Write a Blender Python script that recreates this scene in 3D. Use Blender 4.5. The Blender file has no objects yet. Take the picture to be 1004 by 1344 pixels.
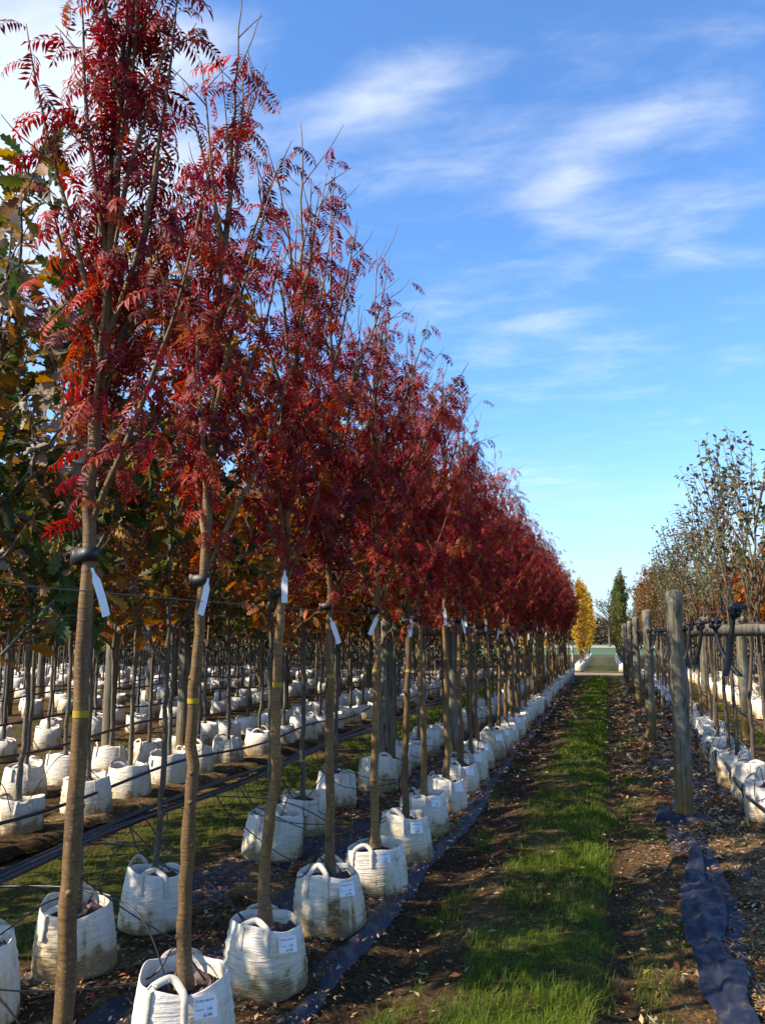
import bpy, math, random
import numpy as np
from mathutils import Vector, Matrix

R = math.radians
rng = np.random.default_rng(7)
random.seed(7)
scn = bpy.context.scene
COL = scn.collection

# ------------------------------------------------------------------ camera, sky, sun, exposure
EYE = 1.65
PITCH = math.atan(162 / 1150)
YAW = math.atan(295 / (1150 * math.cos(PITCH) + 162 * math.sin(PITCH)))
cam_d = bpy.data.cameras.new('camera')
cam = bpy.data.objects.new('camera', cam_d)
COL.objects.link(cam)
cam.location = (0, 0, EYE)
cam.rotation_euler = (R(90) + PITCH, 0, YAW)
cam_d.sensor_fit = 'VERTICAL'
cam_d.sensor_height = 36.0
cam_d.sensor_width = 36.0 * 764 / 1024
cam_d.lens = 36.0 * 1150 / 1344
cam_d.clip_start = 0.05
cam_d.clip_end = 3000
scn.camera = cam

SUN_AZ = R(-121)      # measured from the rows' direction (+Y) towards +X
SUN_EL = R(38)
sdir = Vector((math.sin(SUN_AZ) * math.cos(SUN_EL), math.cos(SUN_AZ) * math.cos(SUN_EL), math.sin(SUN_EL)))
sun_d = bpy.data.lights.new('sun', 'SUN')
sun_d.energy = 5.0
sun_d.angle = R(0.53)
sun_d.color = (1.0, 0.88, 0.70)
sun = bpy.data.objects.new('sun', sun_d)
COL.objects.link(sun)
sun.rotation_euler = sdir.to_track_quat('Z', 'Y').to_euler()
sun.location = (-20, -10, 20)

scn.view_settings.view_transform = 'Standard'
scn.view_settings.look = 'None'
scn.view_settings.exposure = 0.95
scn.view_settings.gamma = 1.0
scn.view_settings.use_curve_mapping = False
scn.cycles.max_bounces = 6
scn.cycles.diffuse_bounces = 3
scn.cycles.transmission_bounces = 3
scn.cycles.caustics_reflective = False
scn.cycles.caustics_refractive = False

_F = np.array([-math.sin(YAW) * math.cos(PITCH), math.cos(YAW) * math.cos(PITCH), math.sin(PITCH)])
_Rt = np.array([math.cos(YAW), math.sin(YAW), 0.0])
_Up = np.cross(_Rt, _F)


def pix(x, y):                      # direction of a photograph pixel
    d = _F * 1150 + _Rt * (x - 502) + _Up * (672 - y)
    return d / np.linalg.norm(d)


def ground_at(x, y, z=0.0):
    d = pix(x, y)
    t = (z - EYE) / d[2]
    return np.array([0, 0, EYE]) + d * t


class NT:
    """small node-tree helper"""
    def __init__(s, tree):
        s.t = tree
        tree.nodes.clear()

    def n(s, typ, **kw):
        nd = s.t.nodes.new(typ)
        ins = kw.pop('ins', {})
        for k, v in kw.items():
            setattr(nd, k, v)
        for k, v in ins.items():
            if hasattr(v, 'links') or isinstance(v, bpy.types.NodeSocket):
                s.t.links.new(v, nd.inputs[k])
            else:
                nd.inputs[k].default_value = v
        return nd

    def l(s, a, b):
        s.t.links.new(a, b)

    def math(s, op, a, b=None, c=None, clamp=False):
        nd = s.t.nodes.new('ShaderNodeMath')
        nd.operation = op
        nd.use_clamp = clamp
        for i, v in enumerate((a, b, c)):
            if v is None:
                continue
            if isinstance(v, bpy.types.NodeSocket):
                s.t.links.new(v, nd.inputs[i])
            else:
                nd.inputs[i].default_value = v
        return nd.outputs[0]

    def mix(s, fac, a, b, blend='MIX'):
        nd = s.t.nodes.new('ShaderNodeMix')
        nd.data_type = 'RGBA'
        nd.blend_type = blend
        for i, v in ((0, fac), (6, a), (7, b)):
            if isinstance(v, bpy.types.NodeSocket):
                s.t.links.new(v, nd.inputs[i])
            elif i == 0:
                nd.inputs[0].default_value = v
            else:
                nd.inputs[i].default_value = (*v, 1.0) if len(v) == 3 else v
        return nd.outputs[2]

    def ramp(s, fac, lo, hi, a=0.0, b=1.0, smooth=True):
        nd = s.t.nodes.new('ShaderNodeMapRange')
        nd.interpolation_type = 'SMOOTHSTEP' if smooth else 'LINEAR'
        s.t.links.new(fac, nd.inputs[0])
        nd.inputs[1].default_value = lo
        nd.inputs[2].default_value = hi
        nd.inputs[3].default_value = a
        nd.inputs[4].default_value = b
        return nd.outputs[0]

    def noise(s, vec, scale, detail=3.0, rough=0.55, dist=0.0):
        nd = s.t.nodes.new('ShaderNodeTexNoise')
        if vec is not None:
            s.t.links.new(vec, nd.inputs['Vector'])
        nd.inputs['Scale'].default_value = scale
        nd.inputs['Detail'].default_value = detail
        nd.inputs['Roughness'].default_value = rough
        nd.inputs['Distortion'].default_value = dist
        return nd.outputs['Fac']

    def mapping(s, vec, loc=(0, 0, 0), rot=(0, 0, 0), sc=(1, 1, 1)):
        nd = s.t.nodes.new('ShaderNodeMapping')
        s.t.links.new(vec, nd.inputs[0])
        nd.inputs[1].default_value = loc
        nd.inputs[2].default_value = rot
        nd.inputs[3].default_value = sc
        return nd.outputs[0]


world = bpy.data.worlds.new('World')
scn.world = world
world.use_nodes = True
W = NT(world.node_tree)
tc = W.n('ShaderNodeTexCoord').outputs['Generated']
sky = W.n('ShaderNodeTexSky', sky_type='NISHITA', sun_disc=False, sun_elevation=SUN_EL, sun_rotation=SUN_AZ)
sky.altitude = 0
sky.air_density = 1.0
sky.dust_density = 0.6
sky.ozone_density = 1.6
sep = W.n('ShaderNodeSeparateXYZ', ins={0: tc})
zc = W.math('MAXIMUM', sep.outputs[2], 0.02)
# clouds: wind-drawn patches on a plane high above, so they flatten and crowd towards the horizon
px_ = W.math('DIVIDE', sep.outputs[0], W.math('ADD', zc, 0.10))
py_ = W.math('DIVIDE', sep.outputs[1], W.math('ADD', zc, 0.10))
comb = W.n('ShaderNodeCombineXYZ', ins={0: px_, 1: py_, 2: 0.0}).outputs[0]
warp = W.noise(W.mapping(comb, sc=(1, 1, 1)), 3.0, 4, 0.6)
cv = W.mapping(comb, loc=(3.1, 1.7, 0.0), rot=(0, 0, R(-28)), sc=(0.75, 1.35, 1))
n1 = W.noise(cv, 1.15, 7, 0.60, 0.35)
n2 = W.noise(W.mapping(comb, loc=(-4, 2, 1), rot=(0, 0, R(-28)), sc=(0.55, 1.5, 1)), 3.4, 5, 0.6, 0.3)
n3 = W.noise(W.mapping(comb, loc=(7, -3, 2), rot=(0, 0, R(-20)), sc=(0.8, 1.3, 1)), 7.0, 6, 0.62, 0.4)
csum = W.math('ADD', W.math('ADD', W.math('MULTIPLY', n1, 0.40), W.math('MULTIPLY', n2, 0.32)), W.math('MULTIPLY', n3, 0.28))


def blob(x, y, rx, ry, rot, amp):
    """a cloud patch round the direction of one photograph pixel; sizes in photo pixels"""
    d = pix(x, y)
    r = np.cross(d, (0, 0, 1)); r /= np.linalg.norm(r)
    u = np.cross(r, d)
    a = r * math.cos(R(rot)) + u * math.sin(R(rot))
    b = -r * math.sin(R(rot)) + u * math.cos(R(rot))
    da = W.n('ShaderNodeVectorMath', operation='DOT_PRODUCT', ins={0: tc, 1: tuple(a * (1150 / rx))}).outputs['Value']
    db = W.n('ShaderNodeVectorMath', operation='DOT_PRODUCT', ins={0: tc, 1: tuple(b * (1150 / ry))}).outputs['Value']
    dd = W.n('ShaderNodeVectorMath', operation='DOT_PRODUCT', ins={0: tc, 1: tuple(d)}).outputs['Value']
    q = W.math('ADD', W.math('MULTIPLY', da, da), W.math('MULTIPLY', db, db))
    g = W.math('MULTIPLY', W.math('POWER', 2.718, W.math('MULTIPLY', q, -1.0)), amp)
    return W.math('MULTIPLY', g, W.math('GREATER_THAN', dd, 0.0))


tot = None
for bl in [(40, 170, 200, 220, 20, .62), (500, 115, 110, 38, 18, .30), (560, 220, 160, 40, 14, .20), (820, 175, 120, 34, 12, .26),
           (725, 252, 55, 22, 10, .24), (900, 280, 130, 28, 8, .22), (600, 380, 110, 40, 8, .20), (735, 420, 70, 28, 10, .26),
           (815, 450, 60, 18, 0, .20), (880, 345, 50, 22, 10, .17), (690, 625, 70, 14, 0, .20), (250, 60, 120, 40, 20, .22),
           (970, 330, 60, 22, 0, .17), (760, 290, 60, 22, 0, .14), (640, 460, 50, 20, 10, .15)]:
    b = blob(*bl)
    tot = b if tot is None else W.math('ADD', tot, b)
cl = W.math('ADD', W.math('MULTIPLY', W.math('SUBTRACT', csum, 0.548), 0.72), W.math('MULTIPLY', tot, 0.46))
cmask = W.ramp(cl, -0.04, 0.24, 0.0, 0.74)
low = W.ramp(sep.outputs[2], 0.02, 0.24, 1.0, 0.0)          # thin band of cloud low over the land all round
lown = W.ramp(W.noise(W.mapping(tc, sc=(2.5, 2.5, 14)), 2.2, 4, 0.55), 0.36, 0.64, 0.45, 1.0)
lmask = W.math('MULTIPLY', low, lown)
# the photograph's sky is a stronger, cleaner blue than the raw model
hs = W.mix(1.0, sky.outputs[0], (0.66, 0.98, 1.33), 'MULTIPLY')
ccol = W.mix(W.noise(comb, 2.0, 3), (4.5, 4.9, 5.3), (5.5, 5.6, 5.7))
c1 = W.mix(cmask, hs, ccol)
c2 = W.mix(lmask, c1, (3.5, 3.95, 4.4))
bg = W.n('ShaderNodeBackground', ins={0: c2, 1: 0.12})
wo = W.n('ShaderNodeOutputWorld', ins={0: bg.outputs[0]})


# ------------------------------------------------------------------ helpers
def tag(o, label=None, cat=None, group=None, kind=None):
    if label: o['label'] = label
    if cat: o['category'] = cat
    if group: o['group'] = group
    if kind: o['kind'] = kind
    return o


def empty(name, loc=(0, 0, 0), rz=0.0):
    o = bpy.data.objects.new(name, None)
    o.empty_display_size = 0.1
    COL.objects.link(o)
    o.location = loc
    o.rotation_euler = (0, 0, rz)
    return o


def link(name, mesh, parent=None, loc=(0, 0, 0), rot=(0, 0, 0), scale=None):
    o = bpy.data.objects.new(name, mesh)
    COL.objects.link(o)
    o.location = loc
    o.rotation_euler = rot
    if scale: o.scale = scale
    if parent is not None: o.parent = parent
    return o


class MB:
    def __init__(s):
        s.V, s.T, s.Q, s.C, s.tm, s.qm, s.n = [], [], [], [], [], [], 0

    def add(s, V, F, col=None, mat=0):
        V = np.asarray(V, float).reshape(-1, 3)
        F = np.asarray(F, int)
        if len(F):
            if F.shape[1] == 3:
                s.T.append(F + s.n); s.tm.append(np.full(len(F), mat))
            else:
                s.Q.append(F + s.n); s.qm.append(np.full(len(F), mat))
        c = np.ones((len(V), 3)) if col is None else np.broadcast_to(np.asarray(col, float), (len(V), 3))
        s.C.append(c)
        s.V.append(V)
        s.n += len(V)

    def mesh(s, name, mats, smooth=True, color=False):
        V = np.concatenate(s.V)
        T = np.concatenate(s.T) if s.T else np.zeros((0, 3), int)
        Q = np.concatenate(s.Q) if s.Q else np.zeros((0, 4), int)
        m = bpy.data.meshes.new(name)
        m.vertices.add(len(V)); m.vertices.foreach_set('co', V.astype(np.float32).ravel())
        nl = T.size + Q.size
        m.loops.add(nl)
        m.loops.foreach_set('vertex_index', np.concatenate([T.ravel(), Q.ravel()]).astype(np.int32))
        npoly = len(T) + len(Q)
        m.polygons.add(npoly)
        st = np.concatenate([np.arange(len(T)) * 3, T.size + np.arange(len(Q)) * 4]).astype(np.int32)
        m.polygons.foreach_set('loop_start', st)
        mi = np.concatenate((s.tm or [np.zeros(0)]) + (s.qm or [np.zeros(0)])).astype(np.int32)
        if mi.size == npoly:
            m.polygons.foreach_set('material_index', mi)
        if color:
            a = m.color_attributes.new('Col', 'FLOAT_COLOR', 'POINT')
            C = np.concatenate(s.C)
            a.data.foreach_set('color', np.concatenate([C, np.ones((len(C), 1))], 1).astype(np.float32).ravel())
        for mt in (mats if isinstance(mats, (list, tuple)) else [mats]):
            m.materials.append(mt)
        m.update(calc_edges=True)
        if smooth:
            m.polygons.foreach_set('use_smooth', np.ones(npoly, bool))
        m.validate()
        return m


def tube(pts, rad, sides=6, cap=True):
    P = np.asarray(pts, float)
    rad = np.broadcast_to(np.asarray(rad, float), (len(P),))
    T = np.gradient(P, axis=0)
    T /= np.linalg.norm(T, axis=1)[:, None] + 1e-9
    ref = np.array([1.0, 0, 0]) if abs(T[0][0]) < 0.8 else np.array([0, 1.0, 0])
    N = []
    n = ref - T[0] * (ref @ T[0]); n /= np.linalg.norm(n)
    for t in T:
        n = n - t * (n @ t); n /= np.linalg.norm(n) + 1e-9
        N.append(n)
    N = np.array(N); B = np.cross(T, N)
    a = np.linspace(0, 2 * math.pi, sides, endpoint=False)
    V = P[:, None] + rad[:, None, None] * (np.cos(a)[None, :, None] * N[:, None] + np.sin(a)[None, :, None] * B[:, None])
    k = len(P)
    i = np.arange(k - 1)[:, None] * sides; j = np.arange(sides)[None]
    j2 = (j + 1) % sides
    Q = np.stack([i + j, i + j2, i + sides + j2, i + sides + j], -1).reshape(-1, 4)
    V = V.reshape(-1, 3)
    if cap:
        V = np.concatenate([V, P[-1:] + T[-1:] * rad[-1] * 0.3])
        # fold the cap as degenerate-free quads: add as triangles by the caller
    return V, Q, (k - 1) * sides, sides


def add_tube(mb, pts, rad, sides=6, col=None, mat=0, cap=True):
    V, Q, last, s = tube(pts, rad, sides, cap)
    base = mb.n
    mb.add(V, Q, col, mat)
    if cap:
        j = np.arange(s)
        tri = np.stack([last + j, last + (j + 1) % s, np.full(s, len(V) - 1)], 1)
        mb.T.append(tri + base); mb.tm.append(np.full(s, mat))


def box(mb, c, h, col=None, mat=0, rz=0.0):
    c = np.array(c); h = np.array(h)
    s = np.array([[x, y, z] for x in (-1, 1) for y in (-1, 1) for z in (-1, 1)]) * h
    if rz:
        s = s @ np.array([[math.cos(rz), math.sin(rz), 0], [-math.sin(rz), math.cos(rz), 0], [0, 0, 1]])
    mb.add(s + c, [[0, 1, 3, 2], [4, 6, 7, 5], [0, 4, 5, 1], [2, 3, 7, 6], [0, 2, 6, 4], [1, 5, 7, 3]], col, mat)


def inst(mb, tv, tf, pos, ax, ay, az, scl, col, mat=0, tcol=None):
    """scatter a leaf template: pos (n,3), axes (n,3), scl (n,), col (n,3)"""
    n = len(pos)
    tv = np.asarray(tv, float); m = len(tv)
    M = np.stack([ax, ay, az], -1)                       # columns are the axes
    V = np.einsum('nij,mj->nmi', M, tv) * np.asarray(scl)[:, None, None] + pos[:, None]
    off = (np.arange(n) * m)[:, None, None]
    C = np.repeat(np.asarray(col)[:, None], m, 1)
    if tcol is not None: C = C * tcol[None, :, None]
    for F in tf:
        F = np.asarray(F, int)
        mb_n = mb.n
        if F.shape[1] == 3:
            mb.T.append((F[None] + off).reshape(-1, 3) + mb_n); mb.tm.append(np.full(n * len(F), mat))
        else:
            mb.Q.append((F[None] + off).reshape(-1, 4) + mb_n); mb.qm.append(np.full(n * len(F), mat))
    mb.V.append(V.reshape(-1, 3)); mb.C.append(C.reshape(-1, 3)); mb.n += n * m


def vnoise(x, y, seed=0):
    xi = np.floor(x).astype(np.int64); yi = np.floor(y).astype(np.int64)
    fx = x - xi; fy = y - yi
    fx = fx * fx * (3 - 2 * fx); fy = fy * fy * (3 - 2 * fy)

    def h(a, b):
        v = (a * 374761393 + b * 668265263 + seed * 1274126177) & 0xFFFFFFFF
        v = ((v ^ (v >> 13)) * 1274126177) & 0xFFFFFFFF
        return ((v ^ (v >> 16)) & 0xFFFF) / 65535.0
    return (h(xi, yi) * (1 - fx) + h(xi + 1, yi) * fx) * (1 - fy) + (h(xi, yi + 1) * (1 - fx) + h(xi + 1, yi + 1) * fx) * fy


def fbm(x, y, seed=0, oct=4):
    s = 0; a = 0.5; t = 0
    for k in range(oct):
        s = s + a * vnoise(x, y, seed + k); t += a
        x = x * 2.03 + 7.1; y = y * 2.03 + 3.7; a *= 0.5
    return s / t


def sstep(x, a, b):
    t = np.clip((x - a) / (b - a), 0, 1)
    return t * t * (3 - 2 * t)


# ------------------------------------------------------------------ materials
def mat(name):
    m = bpy.data.materials.new(name)
    m.use_nodes = True
    return m, NT(m.node_tree)


def finish(N, bsdf):
    N.n('ShaderNodeOutputMaterial', ins={0: bsdf})


def princ(N, color, rough=0.7, spec=0.4, normal=None):
    p = N.n('ShaderNodeBsdfPrincipled')
    if isinstance(color, bpy.types.NodeSocket): N.l(color, p.inputs['Base Color'])
    else: p.inputs['Base Color'].default_value = (*color, 1)
    if isinstance(rough, bpy.types.NodeSocket): N.l(rough, p.inputs['Roughness'])
    else: p.inputs['Roughness'].default_value = rough
    p.inputs['Specular IOR Level'].default_value = spec
    if normal is not None: N.l(normal, p.inputs['Normal'])
    return p.outputs[0]


def bump(N, h, strength=0.3, dist=0.01):
    return N.n('ShaderNodeBump', ins={'Strength': strength, 'Distance': dist, 'Height': h}).outputs[0]


def leaf_mat(name, rough=0.5, trans=0.38, var=0.35, spec=0.4):
    m, N = mat(name)
    at = N.n('ShaderNodeAttribute', attribute_name='Col').outputs['Color']
    oi = N.n('ShaderNodeObjectInfo').outputs['Random']
    co = N.n('ShaderNodeTexCoord').outputs['Object']
    v = N.math('MULTIPLY', N.ramp(oi, 0, 1, 1 - var, 1 + var, False), N.ramp(N.noise(co, 9, 2), 0.3, 0.7, 0.8, 1.2))
    hs = N.n('ShaderNodeHueSaturation', ins={'Hue': 0.5, 'Saturation': 1.0, 'Value': v, 'Color': at}).outputs[0]
    p = princ(N, hs, rough, spec)
    t = N.n('ShaderNodeBsdfTranslucent', ins={0: N.n('ShaderNodeHueSaturation', ins={'Hue': 0.505, 'Saturation': 1.15, 'Value': 1.35, 'Color': hs}).outputs[0]})
    mx = N.n('ShaderNodeMixShader', ins={0: trans, 1: p, 2: t.outputs[0]})
    finish(N, mx.outputs[0])
    return m


M_ROWAN = leaf_mat('rowan_leaf', 0.55, 0.42, 0.18, 0.28)
M_OAK = leaf_mat('oak_leaf', 0.55, 0.36, 0.15, 0.25)
M_FARLEAF = leaf_mat('small_leaf', 0.6, 0.35, 0.15)
M_GRASS = leaf_mat('grass_blade', 0.65, 0.34, 0.05, 0.12)
M_LITTER = leaf_mat('dry_leaf', 0.75, 0.10, 0.05, 0.2)


def bark_mat(name, c1, c2, c3, scale=1.0):
    m, N = mat(name)
    co = N.n('ShaderNodeTexCoord').outputs['Object']
    oi = N.n('ShaderNodeObjectInfo').outputs['Random']
    co2 = N.n('ShaderNodeVectorMath', operation='ADD', ins={0: co, 1: N.n('ShaderNodeCombineXYZ', ins={0: N.math('MULTIPLY', oi, 37.0), 2: N.math('MULTIPLY', oi, 19.0)}).outputs[0]}).outputs[0]
    a = N.noise(N.mapping(co2, sc=(14, 14, 3)), 1.6 * scale, 5, 0.6)
    rings = N.noise(N.mapping(co2, sc=(7, 7, 70)), 1.4 * scale, 3, 0.6)
    patch = N.noise(N.mapping(co2, sc=(5, 5, 1.6)), 1.0 * scale, 3, 0.5)
    col = N.mix(N.ramp(a, 0.35, 0.68), c1, c2)
    col = N.mix(N.ramp(rings, 0.52, 0.66, 0, 0.8), col, c3)
    col = N.mix(N.ramp(patch, 0.5, 0.7, 0, 0.6), col, c3)
    len_ = N.n('ShaderNodeTexVoronoi', ins={'Vector': N.mapping(co2, sc=(48, 48, 80)), 'Scale': 1.0, 'Randomness': 1.0}).outputs['Distance']
    col = N.mix(N.ramp(len_, 0.12, 0.32, 0.42, 0.0), col, tuple(min(1, x * 2.2) for x in c2))
    scar = N.noise(N.mapping(co2, sc=(16, 16, 7)), 1.0, 2, 0.5)
    col = N.mix(N.ramp(scar, 0.66, 0.74, 0, 0.75), col, tuple(x * 0.5 for x in c3))
    v = N.ramp(oi, 0, 1, 0.68, 1.3, False)
    col = N.n('ShaderNodeHueSaturation', ins={'Value': v, 'Color': col}).outputs[0]
    h = N.math('ADD', a, N.math('MULTIPLY', rings, 0.7))
    finish(N, princ(N, col, 0.62, 0.35, bump(N, h, 0.55, 0.004)))
    return m


M_BARK = bark_mat('rowan_bark', (0.125, 0.066, 0.022), (0.215, 0.122, 0.038), (0.070, 0.043, 0.024))
M_OAKBARK = bark_mat('oak_bark', (0.080, 0.064, 0.040), (0.145, 0.118, 0.076), (0.048, 0.036, 0.024))
M_REDTWIG = bark_mat('whitebeam_bark', (0.085, 0.060, 0.036), (0.135, 0.098, 0.058), (0.055, 0.036, 0.026))


def bag_mat():
    m, N = mat('white_woven_bag')
    co = N.n('ShaderNodeTexCoord').outputs['Object']
    oi = N.n('ShaderNodeObjectInfo').outputs['Random']
    off = N.n('ShaderNodeCombineXYZ', ins={0: N.math('MULTIPLY', oi, 31.0), 1: N.math('MULTIPLY', oi, 17.0), 2: 0.0}).outputs[0]
    cs = N.n('ShaderNodeVectorMath', operation='ADD', ins={0: co, 1: off}).outputs[0]
    z = N.n('ShaderNodeSeparateXYZ', ins={0: co}).outputs[2]
    blot = N.noise(cs, 6.5, 5, 0.62)
    fine = N.noise(N.mapping(cs, sc=(1, 1, 3.0)), 28, 4, 0.65)
    creas = N.noise(N.mapping(cs, sc=(4, 4, 30)), 1.6, 4, 0.6, 0.6)
    # muddy staining: heavy at the foot, in runs higher up; how dirty differs from bag to bag
    dirt = N.math('ADD', blot, N.math('MULTIPLY', N.ramp(z, 0.0, 0.32, 0.40, -0.05, False), 1.0))
    dirt = N.math('ADD', dirt, N.math('MULTIPLY', N.ramp(oi, 0, 1, -0.06, 0.14, False), 1.0))
    drip = N.noise(N.mapping(cs, sc=(22, 22, 1.2)), 1.0, 3, 0.6)
    dirt = N.math('ADD', dirt, N.math('MULTIPLY', N.ramp(drip, 0.45, 0.75, -0.05, 0.10), 1.0))
    white = N.mix(N.ramp(blot, 0.3, 0.7), (0.58, 0.52, 0.43), (0.74, 0.675, 0.58))
    tanc = N.mix(N.ramp(fine, 0.3, 0.7), (0.46, 0.35, 0.17), (0.56, 0.47, 0.29))
    brown = N.mix(N.ramp(fine, 0.3, 0.7), (0.13, 0.085, 0.035), (0.30, 0.20, 0.085))
    c = N.mix(N.ramp(dirt, 0.52, 0.78, 0, 0.85), white, tanc)
    c = N.mix(N.ramp(N.math('ADD', dirt, N.math('MULTIPLY', fine, 0.22)), 0.84, 0.98, 0, 0.9), c, brown)
    c = N.mix(N.ramp(creas, 0.60, 0.74, 0, 0.42), c, (0.42, 0.36, 0.26))
    # one bag carries a long brown run
    sx = N.n('ShaderNodeSeparateXYZ', ins={0: co})
    st = N.n('ShaderNodeAttribute', attribute_type='OBJECT', attribute_name='stain').outputs['Fac']
    dx = N.math('ABSOLUTE', N.math('SUBTRACT', sx.outputs[0], N.math('ADD', 0.035, N.math('MULTIPLY', N.math('SUBTRACT', blot, 0.5), 0.10))))
    run = N.math('MULTIPLY', N.ramp(dx, 0.028, 0.052, 1, 0), N.math('LESS_THAN', sx.outputs[1], 0.0))
    run = N.math('MULTIPLY', run, N.ramp(z, 0.24, 0.29, 1, 0))
    run = N.math('MULTIPLY', N.math('MULTIPLY', run, st), N.ramp(fine, 0.32, 0.52, 0.25, 1.0))
    c = N.mix(run, c, (0.15, 0.09, 0.03))
    h = N.math('ADD', N.math('MULTIPLY', creas, 1.0), N.math('MULTIPLY', fine, 0.35))
    finish(N, princ(N, c, 0.55, 0.35, bump(N, h, 0.9, 0.012)))
    return m


def plain(name, col, rough=0.6, spec=0.4, nscale=30, amount=0.35, bstr=0.2, bdist=0.004):
    m, N = mat(name)
    co = N.n('ShaderNodeTexCoord').outputs['Object']
    a = N.noise(co, nscale, 4, 0.6)
    c = N.mix(N.ramp(a, 0.3, 0.7), tuple(x * (1 - amount) for x in col), tuple(min(1, x * (1 + amount)) for x in col))
    finish(N, princ(N, c, rough, spec, bump(N, a, bstr, bdist)))
    return m


M_BAG = bag_mat()
M_WEB = plain('cream_webbing', (0.52, 0.47, 0.38), 0.7, 0.3, 60, 0.12, 0.5, 0.003)
M_LINER = plain('maroon_liner_cloth', (0.050, 0.024, 0.022), 0.62, 0.5, 22, 0.45, 0.6, 0.01)
M_LABEL = plain('white_paper_label', (0.82, 0.82, 0.82), 0.45, 0.4, 20, 0.03, 0.05)
M_INK = plain('black_ink', (0.03, 0.03, 0.04), 0.6, 0.3, 20, 0.1)
M_RUBBER = plain('black_rubber', (0.012, 0.012, 0.013), 0.5, 0.45, 50, 0.3)
M_PIPE = plain('black_polythene_pipe', (0.012, 0.013, 0.016), 0.38, 0.5, 40, 0.25)
M_WIRE = plain('dull_steel_wire', (0.07, 0.065, 0.06), 0.45, 0.6, 40, 0.2)
M_YELLOW = plain('yellow_paint_band', (0.38, 0.24, 0.02), 0.7, 0.2, 90, 0.55)


def post_mat(name='weathered_timber', wetness=0.85):
    m, N = mat(name)
    co = N.n('ShaderNodeTexCoord').outputs['Object']
    oi = N.n('ShaderNodeObjectInfo').outputs['Random']
    cs = N.n('ShaderNodeVectorMath', operation='ADD', ins={0: co, 1: N.n('ShaderNodeCombineXYZ', ins={0: N.math('MULTIPLY', oi, 23.0)}).outputs[0]}).outputs[0]
    grain = N.noise(N.mapping(cs, sc=(30, 30, 1.4)), 1.3, 6, 0.65, 0.4)
    pat = N.noise(N.mapping(cs, sc=(5, 5, 2.2)), 1.5, 4, 0.6)
    z = N.n('ShaderNodeSeparateXYZ', ins={0: co}).outputs[2]
    c = N.mix(N.ramp(grain, 0.32, 0.68), (0.085, 0.072, 0.046), (0.185, 0.165, 0.115))
    c = N.mix(N.ramp(pat, 0.48, 0.68, 0, 0.55), c, (0.28, 0.27, 0.22))
    wet = N.ramp(N.math('ADD', z, N.math('MULTIPLY', pat, 0.5)), 0.35, 1.15, wetness, 0.0)
    c = N.mix(wet, c, N.mix(grain, (0.12, 0.068, 0.014), (0.20, 0.125, 0.032)))
    ck = N.noise(N.mapping(cs, sc=(16, 16, 0.55)), 1.0, 3, 0.5, 0.3)
    split = N.ramp(N.math('ABSOLUTE', N.math('SUBTRACT', ck, 0.5)), 0.004, 0.016, 0.9, 0.0)
    c = N.mix(split, c, (0.02, 0.016, 0.012))
    crack = N.ramp(grain, 0.66, 0.74, 0, 0.8)
    c = N.mix(crack, c, (0.035, 0.028, 0.02))
    finish(N, princ(N, c, 0.8, 0.25, bump(N, grain, 0.7, 0.006)))
    return m


M_POST = post_mat()
M_RAIL = post_mat('weathered_rail', 0.0)


def ground_mat():
    m, N = mat('nursery_soil')
    at = N.n('ShaderNodeAttribute', attribute_name='Col').outputs['Color']
    co = N.n('ShaderNodeTexCoord').outputs['Object']
    a = N.noise(co, 7, 6, 0.65)
    b = N.noise(co, 42, 5, 0.7)
    big = N.noise(co, 1.3, 4, 0.6)
    fine = N.noise(co, 170, 3, 0.7)
    chips = N.n('ShaderNodeTexVoronoi', ins={'Vector': N.mapping(co, sc=(1, 0.6, 1)), 'Scale': 55.0, 'Randomness': 1.0}).outputs['Color']
    cb = N.n('ShaderNodeSeparateXYZ', ins={0: chips}).outputs[0]
    b2 = N.math('ADD', N.math('MULTIPLY', b, 0.6), N.math('MULTIPLY', fine, 0.4))
    c = N.mix(1.0, at, N.mix(N.ramp(b2, 0.34, 0.66), (0.22, 0.21, 0.20), (1.75, 1.68, 1.55)), 'MULTIPLY')
    c = N.mix(N.ramp(cb, 0.72, 0.95, 0, 0.55), c, N.mix(1.0, at, (2.6, 2.3, 2.0), 'MULTIPLY'))
    c = N.mix(1.0, c, N.mix(N.ramp(big, 0.3, 0.7), (0.7, 0.7, 0.7), (1.25, 1.25, 1.2)), 'MULTIPLY')
    h = N.math('ADD', N.math('ADD', N.math('MULTIPLY', a, 1.0), N.math('MULTIPLY', b, 0.6)), N.math('ADD', N.math('MULTIPLY', fine, 0.25), N.math('MULTIPLY', cb, 0.22)))
    finish(N, princ(N, c, 0.95, 0.06, bump(N, h, 1.0, 0.04)))
    return m


def field_mat(name, c1, c2, sc=0.6):
    m, N = mat(name)
    co = N.n('ShaderNodeTexCoord').outputs['Object']
    a = N.noise(co, sc, 6, 0.65)
    b = N.noise(co, sc * 25, 4, 0.7)
    c = N.mix(N.ramp(N.math('ADD', N.math('MULTIPLY', a, 0.6), N.math('MULTIPLY', b, 0.4)), 0.35, 0.65), c1, c2)
    finish(N, princ(N, c, 0.9, 0.2, bump(N, b, 0.6, 0.03)))
    return m


M_GROUND = ground_mat()
M_FIELD = field_mat('far_green_field', (0.060, 0.105, 0.045), (0.085, 0.140, 0.062), 0.05)
M_TRACK = field_mat('sandy_track', (0.22, 0.15, 0.09), (0.34, 0.25, 0.16), 1.2)
M_STUBBLE = field_mat('pale_stubble', (0.26, 0.23, 0.16), (0.33, 0.29, 0.21), 0.2)


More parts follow.
